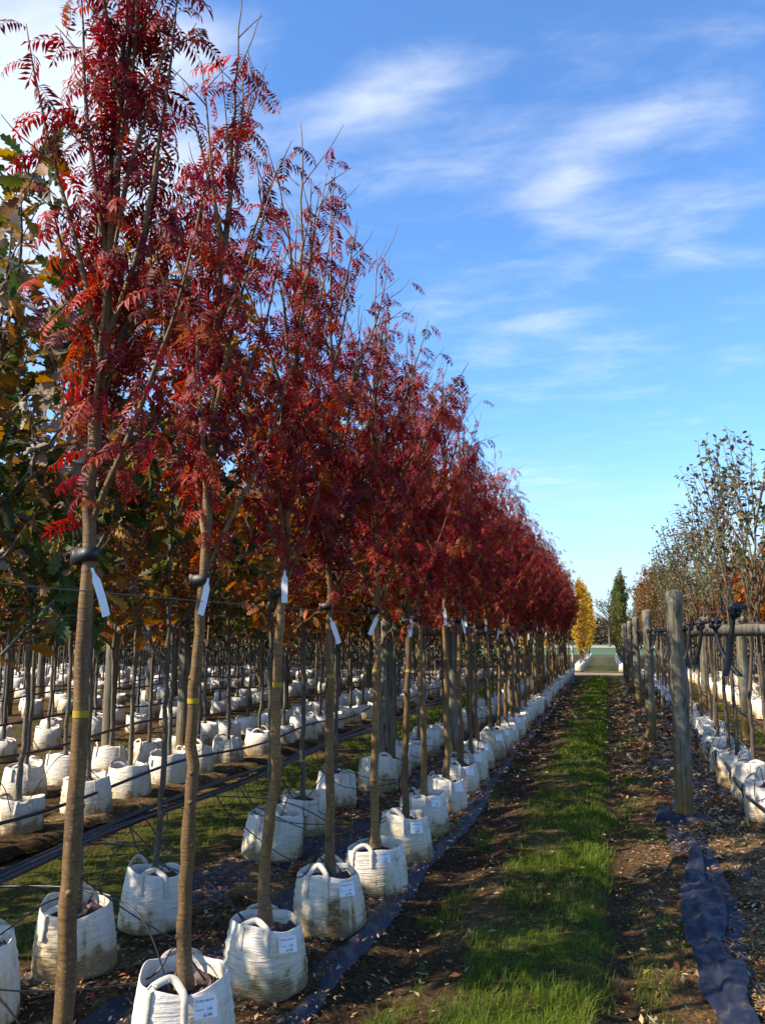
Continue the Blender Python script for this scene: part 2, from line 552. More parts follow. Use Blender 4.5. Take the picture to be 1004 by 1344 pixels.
def cloth_mat():
    m, N = mat('sky_tinted_black_fabric')
    co = N.n('ShaderNodeTexCoord').outputs['Object']
    a = N.noise(co, 5, 5, 0.6)
    f = N.noise(N.mapping(co, sc=(1, 0.35, 1)), 60, 3, 0.6)
    w = N.n('ShaderNodeTexWave', ins={'Vector': N.mapping(co, sc=(1, 0.02, 1)), 'Scale': 110.0, 'Distortion': 0.5})
    c = N.mix(N.ramp(a, 0.35, 0.7), (0.012, 0.016, 0.034), (0.024, 0.031, 0.058))  # black fabric; the blue is sky reflection put into the base colour
    c = N.mix(N.ramp(N.noise(co, 4.2, 6, 0.7), 0.50, 0.66, 0, 0.7), c, (0.12, 0.095, 0.06))
    h = N.math('ADD', N.math('MULTIPLY', w.outputs[1], 0.12), f)
    finish(N, princ(N, c, N.ramp(a, 0.3, 0.7, 0.50, 0.70), 0.28, bump(N, h, 0.6, 0.008)))
    return m


M_CLOTH = cloth_mat()

# ------------------------------------------------------------------ ground
ROW_X = [-1.53, -2.50]                      # path-side rowans, oaks behind
BED2 = [-4.75, -5.80]
BEDS = [(-8.05, -9.1), (-11.35, -12.4), (-14.65, -15.7), (-17.95, -19.0), (-21.2, -22.2), (-24.5, -25.5)]
R1 = (0.66, 1.40)
R2 = (3.05, 4.05)
ROW_END = 36.8

GRASS_L, GRASS_R = -0.76, -0.05


def grass_amount(x, y):
    """how much turf grows at a spot"""
    n = fbm(x * 1.6, y * 0.9, 11)
    e = (fbm(x * 5, y * 2.2, 12) - 0.5) * 0.35
    g = sstep(x + e, GRASS_L - 0.10, GRASS_L + 0.22) * (1 - sstep(x + e * 0.6, GRASS_R - 0.10, GRASS_R + 0.05))
    worn = sstep(fbm(x * 2.2 + 5, y * 1.1, 13), 0.56, 0.68) * (1 - sstep(x, -0.55, -0.2)) * 0.85
    g = g * (1 - worn)
    g = g * (0.35 + 0.65 * sstep(fbm(x * 4.5, y * 2.6, 16), 0.34, 0.56))
    tuft = sstep(fbm(x * 3.1, y * 1.6, 14), 0.60, 0.72) * sstep(x, -1.32, -1.22) * (1 - sstep(x, -0.95, -0.85)) * 0.4
    moss = sstep(fbm(x * 2.6, y * 1.5, 15), 0.52, 0.70) * sstep(x, -0.02, 0.1) * (1 - sstep(x, 0.42, 0.6)) * 0.35
    return np.clip(g + tuft + moss, 0, 1) * (y < ROW_END + 0.6)


def aisle_amount(x, y):
    g = np.zeros_like(x)
    for a, b in ((-4.20, -2.95), (-7.5, -6.3), (-10.8, -9.6), (-14.1, -12.9), (2.05, 2.65), (4.6, 5.8)):
        e = (fbm(x * 3, y * 1.5, 21) - 0.5) * 0.5
        g = np.maximum(g, sstep(x + e, a, a + 0.25) * (1 - sstep(x + e, b - 0.25, b)))
    return g * sstep(fbm(x * 1.4, y * 0.8, 22), 0.30, 0.46) * (y < ROW_END + 0.4)


def ground_z(x, y):
    """low relief of the bare ground, close by"""
    z = (fbm(x * 2.2, y * 1.8, 31) - 0.5) * 0.05 + (fbm(x * 9, y * 8, 32) - 0.5) * 0.040
    z = z - 0.035 * np.exp(-((x - 0.02) / 0.11) ** 2)           # wheel rut on the turf's edge
    z = z - 0.03 * np.exp(-((x + 1.08) / 0.16) ** 2)
    z = z + 0.03 * sstep(x, -1.02, -0.75) * (1 - sstep(x, -0.18, -0.05))
    return z * (1 - sstep(y, 36, 38)) - 0.02


ys = np.concatenate([np.arange(-2, 1.5, 0.25), 1.5 + np.cumsum(0.035 * 1.0125 ** np.arange(220))])
ys = np.concatenate([ys[ys < 41.5], np.array([42.0])])
xs = np.concatenate([np.arange(-24, -7, 0.5), np.arange(-7, -3, 0.10), np.arange(-3, 1.9, 0.045), np.arange(1.9, 5, 0.12), np.arange(5, 14.1, 0.5)])
X, Y = np.meshgrid(xs, ys)
Z = ground_z(X, Y)
ga = grass_amount(X, Y); aa = aisle_amount(X, Y)
soil = np.array([0.052, 0.034, 0.020]); litter = np.array([0.135, 0.082, 0.040]); turf = np.array([0.062, 0.072, 0.018]); dry = np.array([0.17, 0.115, 0.05])
lit = sstep(X, -0.02, 0.45) * 0.8 + 0.25 * fbm(X * 2, Y * 2, 41)
lit = np.where(X < -1.35, 0.35 + 0.5 * sstep(fbm(X * 2, Y * 2, 42), .45, .62), lit)
Cg = soil + (litter - soil) * np.clip(lit, 0, 1)[..., None]
Cg = Cg + (dry - Cg) * (0.55 * sstep(fbm(X * 2.2 + 5, Y * 1.1, 13), 0.54, 0.66) * sstep(X, -1.05, -0.85) * (1 - sstep(X, -.5, -.1)))[..., None]
Cg = Cg + (turf - Cg) * np.clip(ga * 0.85 + aa * 0.8, 0, 1)[..., None]
ny, nx = X.shape
idx = np.arange(ny * nx).reshape(ny, nx)
Fq = np.stack([idx[:-1, :-1], idx[:-1, 1:], idx[1:, 1:], idx[1:, :-1]], -1).reshape(-1, 4)
mb = MB(); mb.add(np.stack([X, Y, Z], -1), Fq, Cg.reshape(-1, 3))
tag(link('ground', mb.mesh('ground', M_GROUND, True, True)), kind='structure')


def sheet(name, x0, x1, y0, y1, z, m, nx=2, ny=2, kind='structure'):
    xx, yy = np.meshgrid(np.linspace(x0, x1, nx), np.linspace(y0, y1, ny))
    i = np.arange(nx * ny).reshape(ny, nx)
    b = MB(); b.add(np.stack([xx, yy, np.full_like(xx, z)], -1), np.stack([i[:-1, :-1], i[:-1, 1:], i[1:, 1:], i[1:, :-1]], -1).reshape(-1, 4), (0.05, 0.04, 0.025))
    return tag(link(name, b.mesh(name, m, True, True)), kind=kind)


sheet('terrain', -900, 900, -300, 1500, -0.16, M_FIELD)
sheet('farmland_soil', -60, 60, -30, 82, -0.10, M_GROUND)
sheet('track', -60, 60, 38.2, 41.2, -0.012, M_TRACK, 40, 4)
sheet('grass_path', -1.15, 0.62, 41.35, 80, -0.004, field_mat('mown_turf', (0.085, 0.055, 0.022), (0.055, 0.085, 0.018), 1.1))
sheet('stubble_field', -300, 300, 128, 165, -0.10, M_STUBBLE)


# grass blades, real geometry
def blades(n, amount, xr, yr, hmin, hmax, name, label, power=1.0):
    y = yr[0] + (yr[1] - yr[0]) * rng.random(n) ** power
    x = xr[0] + (xr[1] - xr[0]) * rng.random(n)
    keep = rng.random(n) < amount(x, y)
    x, y = x[keep], y[keep]
    n = len(x)
    z = ground_z(x, y) - 0.005
    far = np.clip(y / 9.0, 0.6, 3.2)
    clump = fbm(x * 6, y * 4, 51)
    ht = (hmin + (hmax - hmin) * rng.random(n) ** 1.6) * (0.25 + 1.7 * clump ** 1.5 + 0.5 * sstep(fbm(x * 2.3, y * 1.4, 53), 0.5, 0.7))
    w = 0.0017 * far * (0.7 + 0.7 * rng.random(n))
    a = rng.random(n) * 2 * math.pi
    lean = ht * (0.3 + 1.1 * rng.random(n))
    d = np.stack([np.cos(a), np.sin(a), 0 * a], 1)
    s = np.stack([-np.sin(a), np.cos(a), 0 * a], 1) * w[:, None]
    p = np.stack([x, y, z], 1)
    up = np.array([0, 0, 1.0])
    m1 = p + d * (lean * 0.3)[:, None] + up * (ht * 0.62)[:, None]
    tp = p + d * lean[:, None] + up * (ht * (0.95 - 0.35 * rng.random(n)))[:, None]
    V = np.stack([p - s, p + s, m1 + s * 0.8, m1 - s * 0.8, tp], 1)
    o = (np.arange(n) * 5)[:, None]
    g1 = np.array([0.068, 0.120, 0.009]); g2 = np.array([0.150, 0.215, 0.016]); dr = np.array([0.34, 0.26, 0.09])
    t = rng.random(n)[:, None]
    c = g1 + (g2 - g1) * t
    yel = (rng.random(n) < 0.10 + 0.45 * sstep(fbm(x * 1.7, y * 1.0, 52), 0.52, 0.70))[:, None]
    c = np.where(yel, c * 0.45 + dr * 0.55 * rng.random((n, 1)) + dr * 0.15, c)
    c = np.repeat(c[:, None], 5, 1)
    b = MB()
    b.V.append(V.reshape(-1, 3)); b.C.append(c.reshape(-1, 3)); b.n = n * 5
    b.Q.append(o + np.array([[0, 1, 2, 3]])); b.qm.append(np.zeros(n)); b.T.append(o + np.array([[3, 2, 4]])); b.tm.append(np.zeros(n))
    return tag(link(name, b.mesh(name, M_GRASS, False, True)), label, 'grass', kind='stuff')


blades(230000, grass_amount, (-1.3, 0.5), (3.4, 37.2), 0.022, 0.085, 'path_grass', 'green turf growing along the path between the tree rows', 1.9)
blades(150000, aisle_amount, (-7.6, -2.8), (3.0, 36), 0.03, 0.09, 'aisle_grass', 'grass growing in the aisles between the oak beds', 1.4)
blades(12000, aisle_amount, (2.0, 2.8), (12, 36), 0.03, 0.09, 'verge_grass', 'grass between the whitebeam row and the orange trees', 1.4)


# ground-cover fabric with leaf litter lying on it: two sheets that dip through each other
def base_relief(x, y):
    return (fbm(x * 2.2, y * 1.8, 31) - 0.5) * 0.05


def drift_z(x, y, seed, cover):
    return base_relief(x, y) + 0.012 + cover + 0.085 * (fbm(x * 5.0, y * 0.9, seed + 5) - 0.5) + 0.024 * (fbm(x * 22, y * 14, seed + 6) - 0.5)


def cloth_z(x, y, seed):
    return base_relief(x, y) - 0.004 + 0.018 * (fbm(x * 9, y * 1.3, seed + 1) - 0.35) + 0.012 * np.abs(np.sin(x * 26 + 5 * fbm(x * 2, y * 0.8, seed + 2)))


MATS = []


def weed_mat(name, label, x0, x1, y0, y1, seed, cover, edge, lift):
    yy = y0 + (y1 - y0) * np.linspace(0, 1, 300) ** 1.6
    xx = np.linspace(x0, x1, 60)
    X, Y = np.meshgrid(xx, yy)
    wob = (fbm(Y * 1.3, Y * 0 + seed, seed) - 0.5) * 0.20 + (fbm(Y * 6, Y * 0 + seed, seed + 9) - 0.5) * 0.05
    u = (X - x0) / (x1 - x0)
    e = u if edge > 0 else 1 - u
    X2 = X + wob * e
    z = cloth_z(X2, Y, seed)
    z = z + lift * sstep(e, 0.90, 0.96) * (sstep(fbm(X2 * 1, Y * 1.2, seed + 3), 0.35, 0.65) + 0.8 * (0.5 - np.abs(fbm(X2 * 8, Y * 7, seed + 4) - 0.5) * 4)) - 0.060 * sstep(e, 0.965, 1.0) - 0.03 * sstep(1 - e, 0.97, 1.0)
    i = np.arange(X.size).reshape(X.shape)
    F = np.stack([i[:-1, :-1], i[:-1, 1:], i[1:, 1:], i[1:, :-1]], -1).reshape(-1, 4)
    zl = drift_z(X2, Y, seed, cover) - 0.07 * sstep(e, 0.93, 0.99) * (edge > 0 and lift > 0) * (0.25 + 0.75 * sstep(fbm(X2 * 2, Y * 2.4, seed + 12), 0.38, 0.56))
    if cover > 0.02: z -= 0.05
    zl = zl - 0.05 * sstep(np.maximum(u, 1 - u), 0.96, 1.0)
    b = MB(); b.add(np.stack([X2, Y, z], -1), F)
    o = tag(link(name, b.mesh(name, M_CLOTH)), label, 'ground fabric')
    t = fbm(X2 * 3, Y * 3, seed + 8)[..., None]
    c = np.array([0.060, 0.038, 0.020]) + (np.array([0.16, 0.11, 0.055]) - np.array([0.060, 0.038, 0.020])) * sstep(t, 0.4, 0.62)
    b = MB(); b.add(np.stack([X2, Y, zl], -1), F, c.reshape(-1, 3))
    link('litter_drift', b.mesh('litter_drift', M_GROUND, True, True), o)['kind'] = 'stuff'
    MATS.append((x0, x1, seed, cover, lift))


weed_mat('weed_mat', 'dark ground fabric under the white bags of the rowan row', -2.85, -1.27, 1.6, 36.5, 60, -0.004, 1, 0.035)
weed_mat('weed_mat', 'black ground fabric under the loose straps, half hidden by fallen leaves', 0.40, 1.95, 1.6, 36.5, 80, -0.003, -1, 0.0)
weed_mat('weed_mat', 'dark ground fabric beneath the orange oak bed', -6.1, -4.35, 2.0, 36.5, 100, 0.030, 1, 0.0)


def surface_z(x, y):
    z = ground_z(x, y)
    for x0, x1, seed, cover, lift in MATS:
        z = np.where((x > x1 - .12) & (x < x1 + .06), np.maximum(z, cloth_z(x, y, seed) + lift), z)
        k = (x > x0 + .06) & (x < x1 - .10)
        z = np.where(k, np.maximum(np.maximum(z, cloth_z(x, y, seed)), drift_z(x, y, seed, cover)), z)
    return z


# torn flap of fabric lying loose beside the bed
def torn_flap():
    spine = [((897, 1100), (906, 1102)), ((903, 1112), (916, 1114)), ((906, 1128), (921, 1128)), ((900, 1150), (922, 1150)), ((895, 1172), (923, 1168)),
             ((896, 1190), (938, 1172)), ((899, 1212), (948, 1200)), ((905, 1235), (951, 1228)), ((912, 1256), (944, 1245)), ((918, 1272), (948, 1262)),
             ((922, 1290), (972, 1274)), ((930, 1312), (980, 1298)), ((945, 1335), (978, 1322)), ((962, 1362), (992, 1350)), ((985, 1400), (1016, 1385))]
    L = np.array([ground_at(*a) for a, _ in spine]); Rr = np.array([ground_at(*b_) for _, b_ in spine])
    t = np.linspace(0, len(spine) - 1, 110)
    L = np.stack([np.interp(t, range(len(spine)), L[:, k]) for k in range(3)], 1)
    Rr = np.stack([np.interp(t, range(len(spine)), Rr[:, k]) for k in range(3)], 1)
    k = 22
    u = np.linspace(0, 1, k)
    P = L[:, None] * (1 - u)[None, :, None] + Rr[:, None] * u[None, :, None]
    s = np.arange(110)[:, None] / 110.0
    wid = np.linalg.norm(Rr - L, axis=1)[:, None]
    px, py = P[..., 0], P[..., 1]
    ctr = 0.5 * (L + Rr)[:, None]
    P[..., :2] = ctr[..., :2] + (P[..., :2] - ctr[..., :2]) * 1.18
    cre = np.abs(fbm(px * 7, py * 3.2, 205) - 0.5) * 2
    cre2 = np.abs(fbm(px * 18, py * 12, 206) - 0.5) * 2
    z = surface_z(P[..., 0], P[..., 1]) * 0.6 + 0.022 + 0.030 * (1 - cre) ** 3 + 0.010 * (1 - cre2) ** 2 + 0.012 * (fbm(px * 5, py * 2, 207) - 0.5)
    z = z - 0.012 * (np.abs(u[None] - 0.5) * 2) ** 6
    P[..., 2] = z
    P[..., 0] += 0.02 * (fbm(P[..., 1] * 9, P[..., 0] * 0, 202) - 0.5) * (np.abs(u[None] - .5) * 2)
    i = np.arange(110 * k).reshape(110, k)
    F = np.stack([i[:-1, :-1], i[:-1, 1:], i[1:, 1:], i[1:, :-1]], -1).reshape(-1, 4)
    b = MB(); b.add(P, F)
    b.add(P - np.array([0, 0, 0.003]), F[:, ::-1])
    tag(link('torn_fabric', b.mesh('torn_fabric', M_CLOTH)), 'torn black fabric strip lying crumpled on leaf litter beside timber post', 'ground fabric')


torn_flap()


# fallen leaves and leaflets (uncountable)
def litter_scatter(n, xr, yr, power, name, label, size, dens, colset):
    y = yr[0] + (yr[1] - yr[0]) * rng.random(n) ** power
    x = xr[0] + (xr[1] - xr[0]) * rng.random(n)
    k = rng.random(n) < dens(x, y)
    x, y = x[k], y[k]; n = len(x)
    z = surface_z(x, y) + 0.003 + 0.010 * rng.random(n)
    a = rng.random(n) * 6.283
    tx = (rng.random((n, 2)) - 0.5) * 1.1
    ax = np.stack([np.cos(a), np.sin(a), tx[:, 0]], 1); ax /= np.linalg.norm(ax, axis=1)[:, None]
    up = np.stack([tx[:, 1] * np.sin(a), -tx[:, 1] * np.cos(a), np.ones(n)], 1)
    ay = np.cross(up, ax); ay /= np.linalg.norm(ay, axis=1)[:, None]
    az = np.cross(ax, ay)
    tv = [(0, 0, 0), (.45, .20, .09), (1, 0, .0), (.5, -.17, .05)]
    tf = [np.array([[0, 3, 1], [3, 2, 1]])]
    cs = np.array(colset)
    c = cs[rng.integers(0, len(cs), n)] * (0.6 + 0.8 * rng.random((n, 1)))
    s = size * np.clip(np.exp(rng.normal(-0.1, 0.45, n)), 0.3, 2.4) * np.clip(y / 8.0, 0.75, 2.2)
    b = MB(); inst(b, tv, tf, np.stack([x, y, z], 1), ax, ay, az, s, c)
    tag(link(name, b.mesh(name, M_LITTER, False, True)), label, 'fallen leaves', kind='stuff')


TAN = [(0.36, 0.25, 0.11), (0.28, 0.18, 0.08), (0.42, 0.33, 0.19), (0.20, 0.10, 0.045), (0.13, 0.07, 0.035), (0.28, 0.09, 0.035), (0.17, 0.04, 0.025), (0.38, 0.28, 0.14), (0.33, 0.24, 0.12)]
DARK = [(0.16, 0.09, 0.045), (0.10, 0.055, 0.03), (0.24, 0.13, 0.06), (0.24, 0.05, 0.025), (0.30, 0.20, 0.10)]
litter_scatter(110000, (-0.02, 2.0), (3.6, 30), 2.1, 'fallen_leaves', 'tan and red leaflets strewn over the fabric beside the post', 0.034,
               lambda x, y: (0.10 + 0.9 * sstep(x, 0.15, 0.75)) * (0.25 + 0.75 * sstep(fbm(x * 3, y * 2, 301), 0.38, 0.55)), TAN)
litter_scatter(70000, (-2.9, -0.9), (2.2, 30), 1.8, 'fallen_leaves', 'brown leaflets and wood chips strewn under the rowan row', 0.032,
               lambda x, y: 0.22 + 0.78 * (1 - sstep(x, -1.35, -1.15)) * sstep(fbm(x * 3, y * 3, 302), 0.40, 0.58), DARK + TAN)
litter_scatter(4500, (-1.0, 0.3), (3.6, 30), 1.8, 'fallen_leaves', 'scattered brown leaves lying on the green turf path', 0.045, lambda x, y: 0.3 + 0 * x, DARK + TAN)


# ------------------------------------------------------------------ leaves
def frond(pairs, droop, simple=False, fold=0.35, seed=0):
    """pinnate rowan leaf: arching rachis with paired narrow leaflets; length 1"""
    r = np.random.default_rng(seed)
    n = 9
    ang = np.linspace(0.15, -droop, n)
    st = np.stack([np.cos(ang), np.zeros(n), np.sin(ang)], 1) / (n - 1)
    P = np.concatenate([[[0, 0, 0]], np.cumsum(st, 0)[:-1]])
    V, T = [], []

    def at(t):
        f = t * (n - 1); i = min(int(f), n - 2); w = f - i
        p = P[i] * (1 - w) + P[i + 1] * w
        d = P[i + 1] - P[i]; return p, d / np.linalg.norm(d)

    # rachis: flat narrow ribbon, crossed
    wv = 0.008
    base = 0
    for q, (p) in enumerate(P):
        V += [p + [0, wv, 0], p - [0, wv, 0]]
    for q in range(n - 1):
        a = q * 2
        T += [[a, a + 1, a + 3], [a, a + 3, a + 2]]

    def leaflet(p, d, side, ln):
        up = np.cross(d, [0, 1, 0]); up = -up if up[2] < 0 else up
        ang = R(58 + r.uniform(-12, 12))
        if side == 0: dr = d
        else: dr = d * math.cos(ang) + np.array([0, side, 0]) * math.sin(ang) - up * r.uniform(0.10, fold + 0.25)
        dr = dr / np.linalg.norm(dr)
        w = np.cross(up, dr); w /= np.linalg.norm(w)
        nn = np.cross(dr, w)
        hw = ln * 0.130
        b = len(V)
        m = p + dr * ln * 0.45
        tip = p + dr * ln - nn * ln * r.uniform(0.05, 0.28)
        if simple:
            V.extend([p, m + w * hw, tip, m - w * hw]); T.extend([[b, b + 1, b + 2], [b, b + 2, b + 3]])
        else:
            V.extend([p, m + w * hw + nn * hw * .45, tip, m - w * hw + nn * hw * .45, m - nn * 0.0])
            T.extend([[b, b + 4, b + 1], [b + 4, b + 2, b + 1], [b, b + 3, b + 4], [b + 3, b + 2, b + 4]])

    for k in range(pairs):
        t = 0.20 + 0.76 * k / (pairs - 1)
        p, d = at(t)
        ln = 0.34 * (1 - 0.9 * abs(t - 0.55) ** 1.6) * r.uniform(0.85, 1.1)
        for sd in (-1, 1):
            if r.random() < 0.06: continue
            leaflet(p, d, sd, ln)
    p, d = at(0.985)
    leaflet(p, d, 0, 0.27)
    return np.array(V), [np.array(T)]


FR_HI = [frond(8, d, False, seed=s) for s, d in enumerate((0.9, 1.3, 1.7))]
FR_LO = [frond(7, d, True, seed=9 + s) for s, d in enumerate((1.0, 1.4))]


def oak_leaf(lobes=True):
    prof = [(0, .012), (.10, .035), (.20, .15), (.28, .085), (.40, .25), (.48, .12), (.61, .29), (.69, .15), (.81, .23), (.88, .12), (.95, .12), (1.0, .01)] if lobes else \
        [(0, .012), (.25, .20), (.5, .25), (.75, .20), (1, .01)]
    V, Q = [], []
    for k, (t, w) in enumerate(prof):
        z = -0.16 * t * t
        fx = 0.05 if (lobes and k % 2 == 0) else 0
        V += [(t + fx, w, z + w * 0.30), (t, 0, z), (t + fx, -w, z + w * 0.30)]
    for k in range(len(prof) - 1):
        a = 3 * k
        Q += [[a, a + 1, a + 4, a + 3], [a + 1, a + 2, a + 5, a + 4]]
    return np.array(V), [np.array(Q)]


OAK_HI, OAK_LO = oak_leaf(True), oak_leaf(False)
SMALL = (np.array([(0, 0, 0), (.5, .3, .08), (1, 0, -.08), (.5, -.3, .08)]), [np.array([[0, 1, 2, 3]])])


def axes_from(d, roll):
    """leaf axes: x along d, z as near to up as it can be, rolled"""
    d = d / np.linalg.norm(d, axis=1)[:, None]
    up = np.tile(np.array([0.0, 0.0, 1.0]), (len(d), 1))
    y = np.cross(up, d)
    ln = np.linalg.norm(y, axis=1)[:, None]
    y = np.where(ln > 1e-3, y / np.maximum(ln, 1e-3), np.array([1.0, 0, 0]))
    z = np.cross(d, y)
    c, s = np.cos(roll)[:, None], np.sin(roll)[:, None]
    return d, y * c + z * s, z * c - y * s


def grow(p0, d0, length, n, curve_up, wob, r):
    p = np.array(p0, float); d = np.array(d0, float); d /= np.linalg.norm(d)
    P = [p.copy()]
    for _ in range(n):
        d = d + np.array([0, 0, curve_up / n]) + r.normal(0, wob, 3)
        d /= np.linalg.norm(d)
        p = p + d * (length / n); P.append(p.copy())
    return np.array(P)


def walk(P, s0, s1, step):
    """points and tangents along a polyline between fractions s0..s1"""
    seg = np.linalg.norm(np.diff(P, axis=0), axis=1); cum = np.concatenate([[0], np.cumsum(seg)])
    t = np.arange(s0 * cum[-1], s1 * cum[-1], step)
    pts = np.stack([np.interp(t, cum, P[:, k]) for k in range(3)], 1)
    i = np.clip(np.searchsorted(cum, t) - 1, 0, len(P) - 2)
    tan = (P[i + 1] - P[i]) / (seg[i][:, None] + 1e-9)
    return pts, tan, t / cum[-1]


class Skeleton:
    pass


def tree_skeleton(seed, ht, first, n_limb, spread, limb_len, twigs, twig_len, lean=(0, 0), r0=0.029, top_curve=0.5, limb_r=0.011, base_z=0.28, reach=1.05, low_wide=1.0):
    r = np.random.default_rng(seed)
    S = Skeleton()
    NZ = 56
    zz = np.linspace(base_z, ht, NZ)
    wx = np.cumsum(r.normal(0, 0.0048, NZ)); wy = np.cumsum(r.normal(0, 0.0048, NZ))
    wx -= np.interp(zz, [zz[0], zz[-1]], [wx[0], wx[-1] * 0.4]); wy -= np.interp(zz, [zz[0], zz[-1]], [wy[0], wy[-1] * 0.4])
    f = (zz - base_z)
    S.trunk = np.stack([wx + lean[0] * f, wy + lean[1] * f, zz], 1)
    fr = (zz - base_z) / (ht - base_z)
    S.trunk_r = r0 * (1 - 0.30 * np.clip(fr / 0.38, 0, 1) - 0.62 * np.clip((fr - 0.38) / 0.62, 0, 1)) 
    S.trunk_r = S.trunk_r * (1 + 0.05 * r.normal(0, 1, NZ) * (r.random(NZ) < 0.5))
    S.trunk_r[0] *= 1.45; S.trunk_r[1] *= 1.12
    S.limbs, S.twigs = [], []
    for k in range(n_limb):
        h = first + (ht * 0.80 - first) * (k / max(1, n_limb - 1)) ** 0.95 + r.uniform(-0.05, 0.05)
        p = np.array([np.interp(h, zz, S.trunk[:, j]) for j in range(3)])
        az = k * 2.399 + r.uniform(-0.5, 0.5)
        a = spread * r.uniform(0.75, 1.3) * (low_wide if k < n_limb * 0.4 else 1.0)
        d = np.array([math.sin(a) * math.cos(az), math.sin(a) * math.sin(az), math.cos(a)])
        L = min(limb_len * r.uniform(0.7, 1.15), (ht - h) * reach + 0.1)
        P = grow(p, d, L, 9, top_curve, 0.05, r)
        rad = limb_r * (0.6 + 0.5 * L / limb_len) * np.linspace(1, 0.16, 10)
        S.limbs.append((P, rad))
        for q in range(twigs):
            t = r.uniform(0.18, 0.92)
            f_ = t * 9; i = min(int(f_), 8); pp = P[i] + (P[i + 1] - P[i]) * (f_ - i)
            tn = P[i + 1] - P[i]; tn /= np.linalg.norm(tn)
            rd = r.normal(0, 1, 3); rd -= tn * (rd @ tn); rd /= np.linalg.norm(rd)
            dd = tn * 0.75 + rd * 0.65
            S.twigs.append((grow(pp, dd, twig_len * r.uniform(0.6, 1.3) * (1.1 - 0.5 * t), 5, 0.25, 0.08, r), np.linspace(0.0038, 0.0014, 6)))
    for q in range(twigs * 3):
        h = r.uniform(first + 0.2, ht * 0.97)
        p = np.array([np.interp(h, zz, S.trunk[:, j]) for j in range(3)])
        az = r.uniform(0, 6.283)
        S.twigs.append((grow(p, (math.cos(az) * .7, math.sin(az) * .7, .75), twig_len * r.uniform(0.7, 1.3), 5, 0.3, 0.07, r), np.linspace(0.0040, 0.0014, 6)))
    return S


def wood_meshes(S, m, sides=9, joined=True):
    mt = MB()
    add_tube(mt, S.trunk, S.trunk_r, sides)
    # knots: old pruning scars
    r = np.random.default_rng(int(abs(S.trunk[5, 0]) * 1e6) % 100000)
    for k in range(7 if sides > 8 else 0):
        h = r.uniform(0.45, 1.7); i = np.interp(h, S.trunk[:, 2], np.arange(len(S.trunk)))
        p = np.array([np.interp(h, S.trunk[:, 2], S.trunk[:, j]) for j in range(3)]); rr = np.interp(h, S.trunk[:, 2], S.trunk_r)
        a = r.uniform(0, 6.28); dr = np.array([math.cos(a), math.sin(a), 0.15])
        add_tube(mt, [p + dr * rr * .4, p + dr * rr * 1.02, p + dr * rr * 1.18], [rr * .55, rr * .42, rr * .16], 7)
    trunk = mt.mesh('trunk', m)
    brs = []
    if joined:
        b = MB()
        for P, rd in S.limbs: add_tube(b, P, rd, 5)
        for P, rd in S.twigs: add_tube(b, P, rd, 3, cap=False)
        brs = [b.mesh('branches', m)]
    else:
        for P, rd in S.limbs:
            b = MB(); add_tube(b, P, rd, 7); brs.append(b.mesh('branch', m))
        b = MB()
        for P, rd in S.twigs: add_tube(b, P, rd, 4, cap=False)
        brs.append(b.mesh('twigs', m))
    return trunk, brs


def leaf_spots(S, r, step, limb_from, trunk_from, elev, jitter=0.5, top_thin=None):
    pos, dr = [], []
    for P, rd in S.limbs:
        p, t, s = walk(P, limb_from, 1.0, step); pos.append(p); dr.append(t)
    for P, rd in S.twigs:
        p, t, s = walk(P, 0.12, 1.0, step * 0.85); pos.append(p); dr.append(t)
    k = S.trunk[:, 2] > trunk_from
    p, t, s = walk(S.trunk[k], 0, 1.0, step * 0.7); pos.append(p); dr.append(t)
    pos = np.concatenate(pos); t = np.concatenate(dr)
    n = len(pos)
    a = np.arange(n) * 2.4 + r.normal(0, jitter, n)
    # outward from the trunk's axis
    out = pos - np.array([S.trunk[-1, 0] * .4, S.trunk[-1, 1] * .4, 0]); out[:, 2] = 0
    out /= np.linalg.norm(out, axis=1)[:, None] + 0.05
    ra = np.stack([np.cos(a), np.sin(a), np.zeros(n)], 1)
    d = ra + out * 0.45
    d /= np.linalg.norm(d, axis=1)[:, None] + 1e-6
    e = r.normal(elev[0], elev[1], n)
    d = d * np.cos(e)[:, None]; d[:, 2] = np.sin(e)
    if top_thin is not None:
        keep = r.random(n) < np.interp(pos[:, 2], top_thin[0], top_thin[1])
        pos, d = pos[keep], d[keep]
    return pos, d


RED = np.array([(0.200, 0.012, 0.014), (0.150, 0.010, 0.018), (0.260, 0.022, 0.014), (0.115, 0.010, 0.016), (0.235, 0.040, 0.012), (0.330, 0.035, 0.020), (0.08, 0.018, 0.014)])
RED = RED * np.array([1.22, 1.12, 1.20])
RED_P = np.array([.26, .22, .18, .12, .09, .08, .05])


